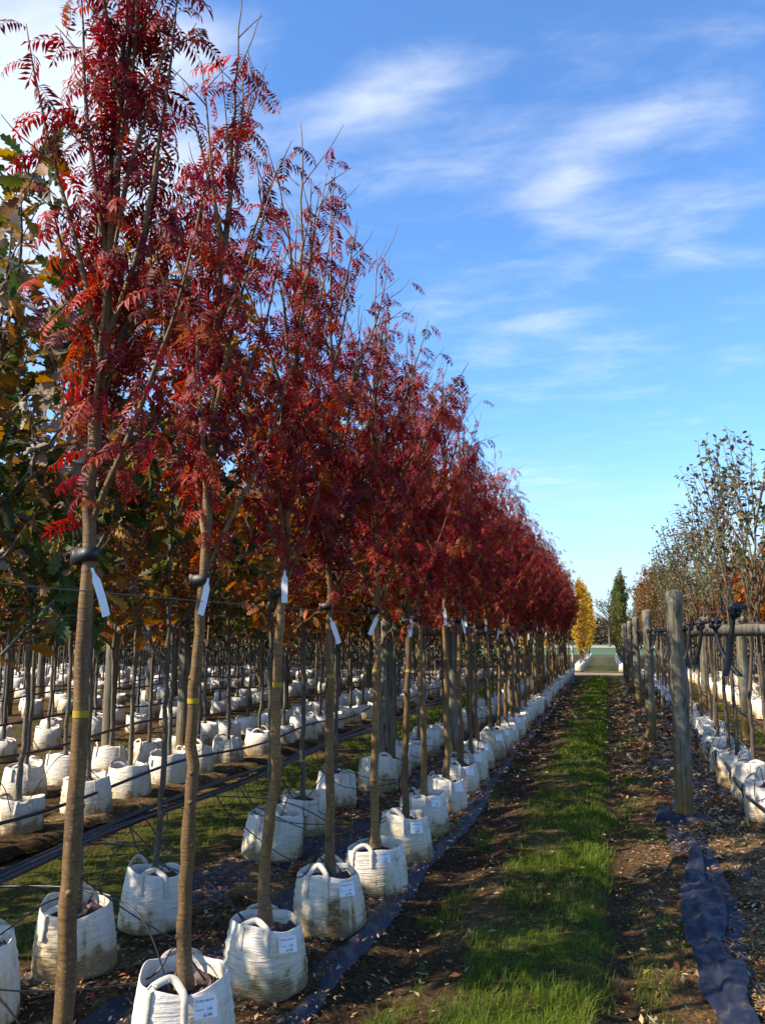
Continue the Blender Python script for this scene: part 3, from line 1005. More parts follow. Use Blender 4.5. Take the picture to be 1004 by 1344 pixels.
def rowan_foliage(S, r, hi, step, top_thin, size=(0.115, 0.165), split=0, limb_from=0.05, cols=RED, colp=RED_P):
    pos, d = leaf_spots(S, r, step, limb_from, 1.95, (-0.25, 0.40), top_thin=top_thin)
    n = len(pos)
    sc = r.uniform(size[0], size[1], n)
    roll = r.normal(0, 0.35, n)
    ax, ay, az = axes_from(d, roll)
    ci = r.choice(len(cols), n, p=colp / colp.sum())
    c = cols[ci] * (0.75 + 0.5 * r.random((n, 1)))
    inner = r.random(n) < np.interp(pos[:, 2], [1.7, 2.6, 3.4], [0.22, 0.10, 0.0])
    c = np.where(inner[:, None], np.array([0.26, 0.062, 0.012]) * (0.6 + 0.6 * r.random((n, 1))), c)
    T = FR_HI if hi else FR_LO
    kind = r.integers(0, len(T), n)
    sel = np.zeros(n, bool)
    if split:
        sel[r.permutation(n)[:split]] = True
    mb = MB()
    for k in range(len(T)):
        q = (kind == k) & ~sel
        if q.any(): inst(mb, T[k][0], T[k][1], pos[q], ax[q], ay[q], az[q], sc[q], c[q])
    own = [(kind[i], ci[i], pos[i], ax[i], ay[i], az[i], sc[i]) for i in np.where(sel)[0]]
    return mb.mesh('foliage', M_ROWAN, False, True), own


_single = {}


def single_frond(kind, ci):
    if (kind, ci) not in _single:
        mb = MB(); V, F = FR_HI[kind]
        mb.add(V, F[0], RED[ci])
        _single[(kind, ci)] = mb.mesh('leaf', M_ROWAN, False, True)
    return _single[(kind, ci)]


def mat4(ax, ay, az, p, s):
    return Matrix(((ax[0] * s, ay[0] * s, az[0] * s, p[0]), (ax[1] * s, ay[1] * s, az[1] * s, p[1]), (ax[2] * s, ay[2] * s, az[2] * s, p[2]), (0, 0, 0, 1)))


# strap, tag and paint band that the nursery puts on each trunk
def tie_mesh():
    b = MB()
    a = np.linspace(0, 2 * math.pi, 20, endpoint=False)
    V = []
    for rr, z in ((0.029, -0.020), (0.036, -0.022), (0.036, 0.022), (0.029, 0.020)):
        # a strap looped round the trunk and drawn out to the wire on its far side
        x = np.cos(a) * rr; y = np.sin(a) * rr * 1.05
        x = np.where(x < 0, x * 2.1, x)
        V.append(np.stack([x, y, z + 0.25 * x * 0.4], 1))
    V = np.concatenate(V)
    j = np.arange(20); j2 = (j + 1) % 20
    Q = np.concatenate([np.stack([k * 20 + j, k * 20 + j2, ((k + 1) % 4) * 20 + j2, ((k + 1) % 4) * 20 + j], 1) for k in range(4)])
    b.add(V, Q)
    box(b, (-0.062, 0, -0.006), (0.014, 0.024, 0.026))
    return b.mesh('tie', M_RUBBER)


def tag_mesh(seed):
    r = np.random.default_rng(seed)
    b = MB()
    n = 9
    t = np.linspace(0, 1, n)
    out = 0.027 + 0.030 * np.sin(t * 1.6) * r.uniform(0.2, 1.3)
    z = -0.16 * t + 0.02
    w = np.where(t < 0.18, 0.005, 0.015)
    V = np.concatenate([np.stack([out, -w + 0 * t, z], 1), np.stack([out, w, z], 1), np.stack([out - .0012, -w, z], 1), np.stack([out - .0012, w, z], 1)])
    i = np.arange(n - 1)
    b.add(V, np.concatenate([np.stack([i, i + n, i + n + 1, i + 1], 1), np.stack([i + 2 * n, i + 2 * n + 1, i + 3 * n + 1, i + 3 * n], 1)]))
    return b.mesh('plant_tag', M_LABEL)


def band_mesh():
    b = MB()
    a = np.linspace(0, 2 * math.pi, 14, endpoint=False)
    V = np.concatenate([np.stack([np.cos(a), np.sin(a), 0 * a + z], 1) for z in (-1.0, 1.0)])
    j = np.arange(14); j2 = (j + 1) % 14
    b.add(V, np.stack([j, j2, 14 + j2, 14 + j], 1))
    return b.mesh('paint_band', M_YELLOW)


TIE, BAND = tie_mesh(), band_mesh()
TAGS = [tag_mesh(s) for s in range(4)]


def trunk_fittings(root, S, r, tie_z=1.79, with_tag=True, tag_az=None):
    def c(h): return np.array([np.interp(h, S.trunk[:, 2], S.trunk[:, j]) for j in range(3)])
    rr = float(np.interp(tie_z, S.trunk[:, 2], S.trunk_r))
    link('tie', TIE, root, c(tie_z + r.uniform(-.02, .02)), (r.uniform(-.1, .1), r.uniform(-.12, .12), r.uniform(-.5, .5)), (rr / 0.0265, rr / 0.0265, 1.0))
    if with_tag:
        az = r.uniform(-1.5, -0.5) if tag_az is None else tag_az
        link('plant_tag', TAGS[r.integers(4)], root, c(tie_z + r.uniform(-0.10, 0.10)), (r.uniform(-.45, .45), r.uniform(-.05, .15), az))
    h = 1.40 + r.uniform(-.02, .02)
    rb = float(np.interp(h, S.trunk[:, 2], S.trunk_r)) + 0.0012
    link('paint_band', BAND, root, c(h), (0, 0, 0), (rb, rb, 0.011))


def bed_no(x):
    k = min(range(len(BEDS)), key=lambda q: min(abs(x - BEDS[q][0]), abs(x - BEDS[q][1])))
    return ORD[k + 2] + (' (path side row)' if abs(x - BEDS[k][0]) < abs(x - BEDS[k][1]) else ' (far side row)')


def bay(y):
    return ORD[int(max(0, min(6, (ROW_END + 1 - y) // 6.0)))]


ORD = ['first', 'second', 'third', 'fourth', 'fifth', 'sixth', 'seventh', 'eighth', 'ninth', 'tenth']

# ------------------------------------------------------------------ the red rowans along the path
row1_y = [2.50, 3.36, 4.14, 5.01, 5.80, 6.59, 7.48, 8.51, 9.43]
while row1_y[-1] < ROW_END - 0.9:
    row1_y.append(row1_y[-1] + 0.88 + float(rng.normal(0, 0.03)))
near_x = [-1.63, -1.655, -1.63, -1.58, -1.52, -1.50, -1.54, -1.54, -1.55]
row1 = [(near_x[i] if i < 9 else -1.57 + float(rng.normal(0, 0.025)), y) for i, y in enumerate(row1_y)]

leans = {0: (0.018, 0.0), 1: (0.042, 0.0), 2: (0.034, 0.01), 3: (0.0, 0.0)}
tops = {0: ([2.0, 2.8, 3.2, 4.6], [.95, .95, .58, .55]), 1: ([1.9, 2.7, 3.2, 3.8, 4.5], [.95, .9, .55, .36, .13])}
N_NEAR = 5
bank = []
for k in range(5):
    S = tree_skeleton(500 + k, 4.15 + 0.12 * (k % 3), 1.72, 15, 0.42, 1.05, 4, 0.36, reach=0.62, low_wide=1.5, lean=(rng.normal(0, .006), rng.normal(0, .006)))
    tr, br = wood_meshes(S, M_BARK, 8, True)
    fo, _ = rowan_foliage(S, np.random.default_rng(900 + k), k < 2, 0.036, ([1.8, 2.75, 3.15, 3.65, 4.2], [1.0, 1.0, .68, .24, .06]))
    bank.append((S, tr, br[0], fo))

for i, (x, y) in enumerate(row1):
    r = np.random.default_rng(40 + i)
    root = empty('rowan_tree', (x, y, 0), 0.0)
    if i < 10:
        lab = f'red rowan in the path side row, {ORD[i]} from its end away from track'
    else:
        lab = f'red rowan tied beside the path, in the {bay(y)} trestle bay from the sandy track'
    tag(root, lab, 'tree', 'red rowans tied in a row along the path')
    if i < N_NEAR:
        S = tree_skeleton(300 + i, 4.55 if i == 0 else 4.4 + 0.12 * (i % 2), (2.02, 1.92, 1.84, 1.80, 1.78)[i], 15, (0.22, 0.27, 0.36, 0.40, 0.40)[i], 1.15, 4, (0.26, 0.28, 0.34, 0.36, 0.36)[i], reach=0.62, low_wide=1.4 if i else 1.2, lean=leans.get(i, (0, 0)), r0=0.031 if i == 0 else 0.029)
        tr, br = wood_meshes(S, M_BARK, 14, False)
        fo, own = rowan_foliage(S, r, True, 0.042, tops.get(i, ([1.8, 2.7, 3.1, 3.7, 4.4], [1.0, .92, .52, .22, .07])), split=280 if i < 3 else 0, limb_from=(0.16, 0.12, 0.08, 0.06, 0.05)[i])
        link('trunk', tr, root)
        for b in br:
            nm = b.name.split('.')[0]; o = link(nm, b, root)
            if nm != 'branch': o['kind'] = 'stuff'
        f = link('foliage', fo, root); f['kind'] = 'stuff'
        for kd, ci, p, ax, ay, az, s in own:
            o = link('leaf', single_frond(kd, ci), root)
            o.matrix_local = mat4(ax, ay, az, p, s)
        trunk_fittings(root, S, r, 1.91 - 0.025 * i, True, tag_az=[-0.35, -0.5, -1.3, -0.9, -1.0][i])
    else:
        S, tr, br, fo = bank[i % 5]
        rz = r.uniform(0, 6.283)
        link('trunk', tr, root, rot=(0, 0, rz)); link('branches', br, root, rot=(0, 0, rz))
        f = link('foliage', fo, root, rot=(0, 0, rz)); f['kind'] = 'stuff'
        if i < 26:
            S2 = Skeleton(); ca, sa = math.cos(rz), math.sin(rz)
            S2.trunk = S.trunk @ np.array([[ca, sa, 0], [-sa, ca, 0], [0, 0, 1]]); S2.trunk_r = S.trunk_r
            trunk_fittings(root, S2, r, 1.79, i % 2 == 0 or i < 12)
    sc = 1.0 + r.normal(0, 0.025)
    if i >= N_NEAR: root.scale = (1, 1, sc)

# ------------------------------------------------------------------ oaks behind and in the further beds
OAKC = np.array([(0.045, 0.075, 0.016), (0.030, 0.055, 0.020), (0.085, 0.095, 0.018), (0.26, 0.15, 0.020), (0.20, 0.11, 0.045), (0.15, 0.085, 0.045), (0.30, 0.12, 0.02), (0.27, 0.22, 0.17)])
ORNG = np.array([(0.30, 0.085, 0.012), (0.24, 0.050, 0.012), (0.34, 0.14, 0.015), (0.16, 0.08, 0.02), (0.06, 0.07, 0.016), (0.20, 0.03, 0.012)])


def clump_cols(pos, r, cols, p, scale=3.0):
    """leaves on one bough turn together"""
    n = len(pos)
    f = fbm(pos[:, 0] * scale + pos[:, 2] * 1.7 + 50, pos[:, 1] * scale + pos[:, 2] * 1.3 + 50, r.integers(1000))
    q = np.clip((f - 0.28) / 0.44 + r.normal(0, 0.16, n), 0, 0.999)
    cum = np.cumsum(p) / np.sum(p)
    return cols[np.searchsorted(cum, q)] * (0.7 + 0.6 * r.random((n, 1)))


_oak_single = {}


def broad_tree(seed, hi, cols, p, ht=4.1, first=1.55, n_limb=13, spread=0.75, limb=1.1, twigs=5, tl=0.40, step=0.105, per=2, size=(0.09, 0.15), m=M_OAK, bark=M_OAKBARK, tmpl=None,
               split=0, curve=0.45, r0=0.026, elev=(-0.35, 0.45), limb_from=0.15, top_thin=None, limb_r=0.011, joined=True, reach=1.05):
    r = np.random.default_rng(seed)
    S = tree_skeleton(seed, ht, first, n_limb, spread, limb, twigs, tl, lean=(r.normal(0, .012), r.normal(0, .012)), r0=r0, top_curve=curve, limb_r=limb_r, reach=reach)
    tr, br = wood_meshes(S, bark, 9 if hi else 6, joined)
    pos, d = leaf_spots(S, r, step, limb_from, first + 0.4, elev, 1.0, top_thin)
    pos = np.repeat(pos, per, 0); d = np.repeat(d, per, 0)
    n = len(pos)
    d = d + r.normal(0, 0.45, (n, 3)); pos = pos + r.normal(0, 0.012, (n, 3))
    ax, ay, az = axes_from(d, r.normal(0, 0.7, n))
    sc = r.uniform(size[0], size[1], n)
    c = clump_cols(pos, r, cols, np.asarray(p, float))
    T = tmpl or (OAK_HI if hi else OAK_LO)
    sel = np.zeros(n, bool)
    if split: sel[r.permutation(n)[:split]] = True
    mb = MB(); q = ~sel
    inst(mb, T[0], T[1], pos[q], ax[q], ay[q], az[q], sc[q], c[q], tcol=0.8 + 0.4 * r.random(len(T[0])))
    own = [(c[i], pos[i], ax[i], ay[i], az[i], sc[i]) for i in np.where(sel)[0]]
    return S, tr, br, mb.mesh('foliage', m, False, True), own


OAK_P = [.14, .10, .13, .17, .13, .13, .13, .07]
oak_bank = [broad_tree(700 + k, True, OAKC, OAK_P) for k in range(3)]
orange_bank = [broad_tree(720 + k, True, ORNG if k % 2 == 0 else np.concatenate([ORNG, OAKC[:4]]), [.3, .2, .2, .15, .1, .05] if k % 2 == 0 else [.2, .15, .15, .1, .1, .05, .1, .05, .05, .05], step=0.105) for k in range(3)]
far_bank = [broad_tree(740 + k, False, np.concatenate([ORNG, OAKC[:5]]), [.2, .15, .1, .1, .1, .05, .1, .05, .05, .05, .05], step=0.11, size=(0.11, 0.17)) for k in range(3)]


def plant(name, label, group, item, x, y, rz, sc=(1, 1, 1), mirror=1.0):
    S, tr, br, fo, own = item
    root = empty(name, (x, y, 0), rz)
    root.scale = sc
    tag(root, label, 'tree', group)
    link('trunk', tr, root)
    for b in br:
        nm = b.name.split('.')[0]; o = link(nm, b, root)
        if nm != 'branch': o['kind'] = 'stuff'
    f = link('foliage', fo, root); f['kind'] = 'stuff'
    for c, p, ax, ay, az, s in own:
        key = tuple(np.round(c * 12).astype(int))
        if key not in _oak_single:
            mb = MB(); mb.add(OAK_HI[0], OAK_HI[1][0], c); _oak_single[key] = mb.mesh('leaf', M_OAK, False, True)
        o = link('leaf', _oak_single[key], root); o.matrix_local = mat4(ax, ay, az, p, s)
    return root


row2 = [(-2.72, 3.45), (-2.62, 4.11), (-2.57, 4.80), (-2.50, 6.44), (-2.53, 7.25), (-2.62, 8.45), (-2.42, 9.35)]
y = 10.3
while y < ROW_END:
    row2.append((ROW_X[1] + float(rng.normal(0, 0.04)), y)); y += 0.82 + float(rng.normal(0, 0.05))
for i, (x, y) in enumerate(row2):
    r = np.random.default_rng(1500 + i)
    if i < 3:
        it = broad_tree(760 + i, True, OAKC, OAK_P, split=150, ht=3.9 + 0.2 * i, first=1.45, joined=False, r0=0.019, per=2)
        plant('oak_tree', f'yellow brown lobed leaved oak behind rowans, {ORD[i]} from row end away from track', 'oaks in the row behind the rowans', it, x, y, r.uniform(0, 6.28))
    else:
        plant('oak_tree', f'oak close behind the red rowans, in the {bay(y)} trestle bay from the track', 'oaks in the row behind the rowans', (oak_bank + orange_bank)[i % 6], x, y, r.uniform(0, 6.28), (.9, .9, 0.9 + 0.1 * r.random()))
bed2 = []
for xx, y0 in ((BED2[0], 2.4), (BED2[1], 2.9)):
    y = y0
    while y < ROW_END:
        bed2.append((xx + float(rng.normal(0, 0.05)), y)); y += 0.86 + float(rng.normal(0, 0.05))
for i, (x, y) in enumerate(bed2):
    r = np.random.default_rng(1700 + i)
    it = (orange_bank + oak_bank)[i % 6] if y < 16 else far_bank[i % 3]
    plant('orange_oak_tree', f'{["outer", "inner"][x > -5.3]} row orange green oak past the first aisle, {bay(y)} bay from track', 'orange oaks in the second bed', it, x, y, r.uniform(0, 6.28), (1, 1, 0.92 + 0.14 * r.random()))
further = []
for b, (xa, xb) in enumerate(BEDS):
    for xx in (xa, xb):
        y = -xx * 1.30
        while y < ROW_END:
            further.append((xx + float(rng.normal(0, 0.08)), y)); y += 1.15 + float(rng.normal(0, 0.05))
for i, (x, y) in enumerate(further):
    r = np.random.default_rng(2000 + i)
    plant('nursery_tree', f'thin autumn tree in {bed_no(x)} bed from the path, {bay(y)} bay from track', 'young trees in the far beds', far_bank[i % 3], x, y, r.uniform(0, 6.28), (1, 1, 0.85 + 0.2 * r.random()))

# ------------------------------------------------------------------ right-hand beds
WB = np.array([(0.075, 0.105, 0.030), (0.115, 0.135, 0.035), (0.050, 0.055, 0.022), (0.16, 0.095, 0.03), (0.12, 0.065, 0.025), (0.22, 0.22, 0.13)])
WBL = oak_leaf(False)
wb_bank = [broad_tree(800 + k, True, WB, [.22, .2, .14, .2, .18, .06], ht=4.15 + 0.1 * k, first=1.9, n_limb=11, spread=0.40, limb=1.2, twigs=4, tl=0.36, step=0.066, per=1, size=(0.05, 0.088),
                      m=M_FARLEAF, bark=M_REDTWIG, tmpl=WBL, curve=0.7, r0=0.026, elev=(0.1, 0.5), limb_from=0.25, top_thin=([1.8, 3.0, 4.3], [.38, .6, .95])) for k in range(4)]
wb_bare = [broad_tree(820 + k, True, np.concatenate([WB[3:5], ORNG[2:4]]), [.3, .3, .2, .2], ht=4.0, first=1.8, n_limb=14, spread=0.45, limb=1.2, twigs=6, tl=0.4, step=0.055, per=1, size=(0.06, 0.10),
                      m=M_FARLEAF, bark=M_REDTWIG, tmpl=WBL, curve=0.7) for k in range(2)]
rowR = []
y = 8.75
while y < ROW_END:
    rowR.append((R1[1] + float(rng.normal(0, 0.03)), y)); y += 0.93 + float(rng.normal(0, 0.04))
for i, (x, y) in enumerate(rowR):
    r = np.random.default_rng(2500 + i)
    it = wb_bank[i % 4] if y < 24 else wb_bare[i % 2]
    plant('whitebeam_tree', f'slender whitebeam with sparse leaves behind the loose straps, {bay(y)} trestle bay from track', 'whitebeams right of the path', it, x, y, r.uniform(0, 6.28), (0.95, 0.95, 0.80 + 0.12 * r.random()))
rowR2 = []
for xx, y0 in ((R2[0], 15.5), (R2[1], 19.5)):
    y = y0
    while y < ROW_END:
        rowR2.append((xx + float(rng.normal(0, 0.04)), y)); y += 0.95 + float(rng.normal(0, 0.05))
fire_bank = [broad_tree(840 + k, False, ORNG, [.35, .25, .2, .1, .03, .07], ht=3.3, first=1.75, step=0.085, size=(0.09, 0.14)) for k in range(2)]
for i, (x, y) in enumerate(rowR2):
    r = np.random.default_rng(2700 + i)
    plant('orange_tree', 'bushy headed tree with fiery orange leaves beyond the whitebeams', 'orange trees right of the whitebeams', fire_bank[i % 2], x, y, r.uniform(0, 6.28), (1, 1, 0.92 + 0.12 * r.random()))

# columnar trees beyond the sandy track
YEL = np.array([(0.62, 0.36, 0.012), (0.52, 0.27, 0.010), (0.70, 0.45, 0.03), (0.42, 0.22, 0.012)])
GRN = np.array([(0.050, 0.075, 0.012), (0.075, 0.10, 0.015), (0.14, 0.13, 0.015), (0.33, 0.22, 0.015), (0.035, 0.055, 0.012)])


def columnar(seed, cols, p):
    return broad_tree(seed, False, cols, p, ht=4.35, first=0.55, n_limb=28, spread=0.30, limb=1.3, reach=0.55, twigs=4, tl=0.30, step=0.07, per=2, size=(0.06, 0.11), m=M_FARLEAF, bark=M_OAKBARK, tmpl=SMALL, curve=0.6)


yel_bank = [columnar(860 + k, YEL, [.35, .25, .25, .15]) for k in range(2)]
grn_bank = [columnar(870 + k, GRN, [.3, .25, .2, .1, .15]) for k in range(2)]
for i in range(22):
    r = np.random.default_rng(2900 + i)
    plant('yellow_columnar_tree', 'bright yellow columnar tree at the sandy track end of its row' if i == 0 else 'bright yellow columnar tree farther behind in the row beyond the sandy track', 'yellow columnar trees', yel_bank[i % 2], -1.30 + r.normal(0, .05), 42.6 + i * 1.25, r.uniform(0, 6.28), (1.05, 1.05, 0.98 + 0.10 * r.random()))
for i in range(22):
    r = np.random.default_rng(3000 + i)
    plant('green_columnar_tree', 'dark green columnar tree at the sandy track end of its row' if i == 0 else 'green yellow columnar tree farther behind in the row beyond the track', 'green columnar trees', grn_bank[i % 2], 0.66 + r.normal(0, .05), 42.4 + i * 1.25, r.uniform(0, 6.28), (1.05, 1.05, 1.06 + 0.08 * r.random()))
bg = []
for i in range(46):
    bg.append((-3.2 - i * 0.95, 44 + (i % 3) * 1.5))
for i in range(22):
    bg.append((2.6 + i * 0.95, 43 + (i % 3) * 1.5))
for i, (x, y) in enumerate(bg):
    r = np.random.default_rng(3100 + i)
    it = (yel_bank[0] if i in (0, 1) else far_bank[i % 3])
    plant('backdrop_tree', 'autumn tree across the sandy track, on the yellow columnar trees side' if x < 0 else 'autumn tree across the sandy track, on the green columnar trees side', 'trees across the track', it, x + r.normal(0, .15), y + r.normal(0, .3), r.uniform(0, 6.28), (1.1, 1.1, 1.0 + 0.2 * r.random()))

# far hedge, bare tree on the field's edge
bare = broad_tree(880, False, np.array([(0.16, 0.11, 0.07), (0.12, 0.08, 0.05)]), [.5, .5], ht=6.2, first=1.2, n_limb=20, spread=0.7, limb=2.6, twigs=9, tl=0.9, step=0.12, per=1, size=(0.12, 0.2), m=M_FARLEAF, bark=M_REDTWIG, tmpl=SMALL, r0=0.12, limb_r=0.05)
plant('bare_tree', 'nearly bare brown tree at the edge of the far green field', None, bare, 0.2, 112, 0.4, (1.3, 1.3, 1.0))
plant('bare_tree', 'low twiggy tree by the hedge past the green field', None, bare, 3.6, 124, 2.4, (1.2, 1.2, 0.85))
def hedge(name, label, x0, x1, yc, n, h0, h1, size, cols, seed):
    r = np.random.default_rng(seed)
    hx = r.uniform(x0, x1, n); hy = yc + r.normal(0, 1.0, n)
    hh = h0 + h1 * fbm(hx * 0.09, hy * 0, seed) + h1 * 0.4 * fbm(hx * 0.6, hy * 0, seed + 1)
    hz = r.random(n) ** 0.85 * hh
    ax, ay, az = axes_from(r.normal(0, 1, (n, 3)), r.uniform(0, 6, n))
    cc = np.array(cols)[r.integers(0, len(cols), n)] * r.uniform(.7, 1.3, (n, 1))
    mb = MB(); inst(mb, SMALL[0], SMALL[1], np.stack([hx, hy, hz], 1), ax, ay, az, r.uniform(size * .7, size * 1.3, n), cc)
    tag(link(name, mb.mesh(name, M_FARLEAF, False, True)), label, 'hedge', kind='stuff')


BR = [(0.13, 0.08, 0.04), (0.09, 0.07, 0.035), (0.16, 0.10, 0.04), (0.06, 0.06, 0.03)]
hedge('field_hedge', 'low brown autumn hedge along the far side of the fields', -70, 70, 182, 50000, 2.2, 3.2, 0.55, BR, 71)
hedge('boundary_hedge', 'dark mixed hedge behind the nursery beds across the track', -75, -4.5, 50, 42000, 1.8, 1.6, 0.26, BR + [(0.05, 0.06, 0.02)], 75)
hedge('side_hedge', 'dark hedge right of the green columnar trees across the track', 3.2, 45, 50, 26000, 1.8, 1.6, 0.26, BR + [(0.05, 0.06, 0.02)], 77)


# ------------------------------------------------------------------ white tree bags
def bag_shell(seed, seg=44, rings=15):
    r = np.random.default_rng(seed)
    a = np.linspace(0, 2 * math.pi, seg, endpoint=False)
    h = 0.345
    prof = [(0.0, 0.170), (0.004, 0.205)]
    for k in range(rings):
        t = (k + 1) / rings
        prof.append((h * t, 0.222 - 0.036 * t ** 1.3 + 0.006 * math.sin(t * 3.1)))
    V = []
    ph = r.uniform(0, 6.28)
    lobes = 0.014 * np.cos(2 * a + ph) + 0.009 * np.cos(3 * a + ph * 2) + 0.005 * np.cos(5 * a + ph * 3)
    rimz = 0.016 * np.cos(a + ph) + 0.012 * np.cos(2 * a + ph * 1.7) + 0.006 * np.cos(5 * a + ph)
    for k, (z, rr) in enumerate(prof):
        t = z / h
        wr = 0.0075 * (fbm(a * 2.2 + 30 * (a > 9), np.full(seg, t * 17.0), seed, 3) - 0.5) * math.sin(min(1, t * 1.4) * 3.14) 
        wr = wr + 0.0055 * np.sin(t * 46 + 2.2 * np.sin(a * 2 + ph)) * (0.35 + 0.65 * np.cos(a * 1.5 + t * 4 + ph) ** 2) * math.sin(t * 3.0)
        rad = rr + lobes * (0.4 + 0.6 * t) + wr
        V.append(np.stack([np.cos(a) * rad, np.sin(a) * rad, z + rimz * t ** 2], 1))
    rim = V[-1]
    # rolled rim, then down the inside
    for dr, dz in ((-0.004, 0.004), (-0.009, 0.001), (-0.011, -0.03), (-0.012, -0.085)):
        f = 1 + dr / 0.19
        V.append(rim * np.array([f, f, 1]) + np.array([0, 0, dz]))
    n = len(V)
    V = np.concatenate(V)
    j = np.arange(seg); j2 = (j + 1) % seg
    Q = np.concatenate([np.stack([k * seg + j, k * seg + j2, (k + 1) * seg + j2, (k + 1) * seg + j], 1) for k in range(n - 1)])
    b = MB(); b.add(V, Q)
    # stitched seam standing a little proud
    sa = r.uniform(-0.4, 0.4) - 0.4
    si = int(((sa % 6.283) / 6.283) * seg)
    ring_pts = [V[k * seg + si] * np.array([1.004, 1.004, 1]) for k in range(2, len(prof))]
    add_tube(b, ring_pts, 0.0022, 4)
    G = V[:len(prof) * seg].reshape(len(prof), seg, 3)

    def radius(az, z):
        """distance of the bag's skin from its axis"""
        az = np.mod(az, 2 * math.pi)
        k = np.clip(np.searchsorted([p[0] for p in prof], z), 1, len(prof) - 1)
        rr = np.linalg.norm(G[k][:, :2], axis=1); r2 = np.linalg.norm(G[k - 1][:, :2], axis=1)
        ang = np.concatenate([a, [2 * math.pi]])
        return max(np.interp(az, ang, np.append(rr, rr[0])), np.interp(az, ang, np.append(r2, r2[0])))

    def rim_z(az):
        return float(np.interp(np.mod(az, 2 * math.pi), np.concatenate([a, [2 * math.pi]]), np.append(rim[:, 2], rim[0, 2])))
    return b.mesh('bag', M_BAG), radius, rim_z


def liner_mesh(seed, gathered):
    """bunched cloth round the root ball"""
    r = np.random.default_rng(seed)
    seg, rings = 72, 18
    a = np.linspace(0, 2 * math.pi, seg, endpoint=False)
    ph = r.uniform(0, 6)
    V = []
    for k in range(rings + 1):
        t = k / rings
        rr = 0.182 * (1 - t) + 0.022 * t
        tw = a + 0.5 * t + 0.25 * np.sin(3 * a + ph)
        fold = np.abs(np.sin(tw * 7 + ph + 1.5 * np.sin(a * 2))) ** 0.7
        cx, cy = np.cos(a) * rr, np.sin(a) * rr
        lump = fbm(cx * 16 + 40 + seed, cy * 16 + 40, seed, 3) - 0.5
        rid = np.abs(fbm(cx * 30 + 80, cy * 30 + 10 + seed, seed + 3, 3) - 0.5)
        m = math.sin(min(1.0, t * 1.15 + 0.12) * 3.0)
        z = 0.262 + 0.075 * lump * m - 0.10 * rid * m + (0.028 * fold * m if gathered else 0.012 * fold * m) + (0.095 * t ** 1.7 if gathered else 0.022 * m)
        V.append(np.stack([cx * (1 + 0.02 * np.cos(2 * a)), cy, z + 0 * a], 1))
    V = np.concatenate(V)
    j = np.arange(seg); j2 = (j + 1) % seg
    Q = np.concatenate([np.stack([k * seg + j, k * seg + j2, (k + 1) * seg + j2, (k + 1) * seg + j], 1) for k in range(rings)])
    b = MB(); b.add(V, Q)
    return b.mesh('liner', M_LINER)


def handle_mesh(az, w, lift, inward, radius, rim_z):
    """flat webbing loop sewn to the bag: up one side, over in an arch, down the other"""
    pts, nor = [], []

    def leg(s):
        out = []
        aa = az + s * w
        for t in (0.0, 0.25, 0.5, 0.75, 1.0):
            z = rim_z(aa) - 0.115 * (1 - t)
            out.append((np.array([math.cos(aa) * (radius(aa, z) + 0.0035), math.sin(aa) * (radius(aa, z) + 0.0035), z]), np.array([math.cos(aa), math.sin(aa), 0])))
        return out
    L, Rr = leg(-1), leg(1)[::-1]
    for p, q in L: pts.append(p); nor.append(q)
    for t in np.linspace(0.06, 0.94, 13):
        aa = az - w + 2 * w * t
        k = math.sin(t * math.pi)
        rad = radius(aa, 0.33) * (1 - 0.02) - inward * k
        pts.append(np.array([math.cos(aa) * rad, math.sin(aa) * rad, rim_z(aa) + 0.004 + lift * k ** 0.8]))
        nn = np.array([math.cos(aa), math.sin(aa), 0.35 * k]); nor.append(nn / np.linalg.norm(nn))
    for p, q in Rr: pts.append(p); nor.append(q)
    P = np.array(pts); Nn = np.array(nor)
    T = np.gradient(P, axis=0); T /= np.linalg.norm(T, axis=1)[:, None]
    B = np.cross(T, Nn); B /= np.linalg.norm(B, axis=1)[:, None]
    hw, th = 0.0150, 0.0014
    n = len(P)
    V = np.concatenate([P - B * hw + Nn * th, P + B * hw + Nn * th, P + B * hw, P - B * hw])
    i = np.arange(n - 1)
    Q = np.concatenate([np.stack([k * n + i, k * n + i + 1, ((k + 1) % 4) * n + i + 1, ((k + 1) % 4) * n + i], 1) for k in range(4)])
    b = MB(); b.add(V, Q)
    return b.mesh('handle', M_WEB, False)


def curved_label(az, z0, wd, ht, tilt, rad=0.206):
    n = 8
    b = MB()
    u = np.linspace(-0.5, 0.5, n)
    V = []
    for v in (-0.5, 0.0, 0.5):
        aa = az + (u * wd) / rad
        zz = z0 + v * ht + u * wd * tilt
        rr = rad + 0.10 * (0.30 - zz) + 0.0 * u + 0.006 * (0.5 - v) * (u > 0.25)
        V.append(np.stack([np.cos(aa) * rr, np.sin(aa) * rr, zz], 1))
    V = np.concatenate(V); i = np.arange(n - 1)
    Q = np.concatenate([np.stack([k * n + i, k * n + i + 1, (k + 1) * n + i + 1, (k + 1) * n + i], 1) for k in range(2)])
    b.add(V, Q)
    return b.mesh('label', M_LABEL)


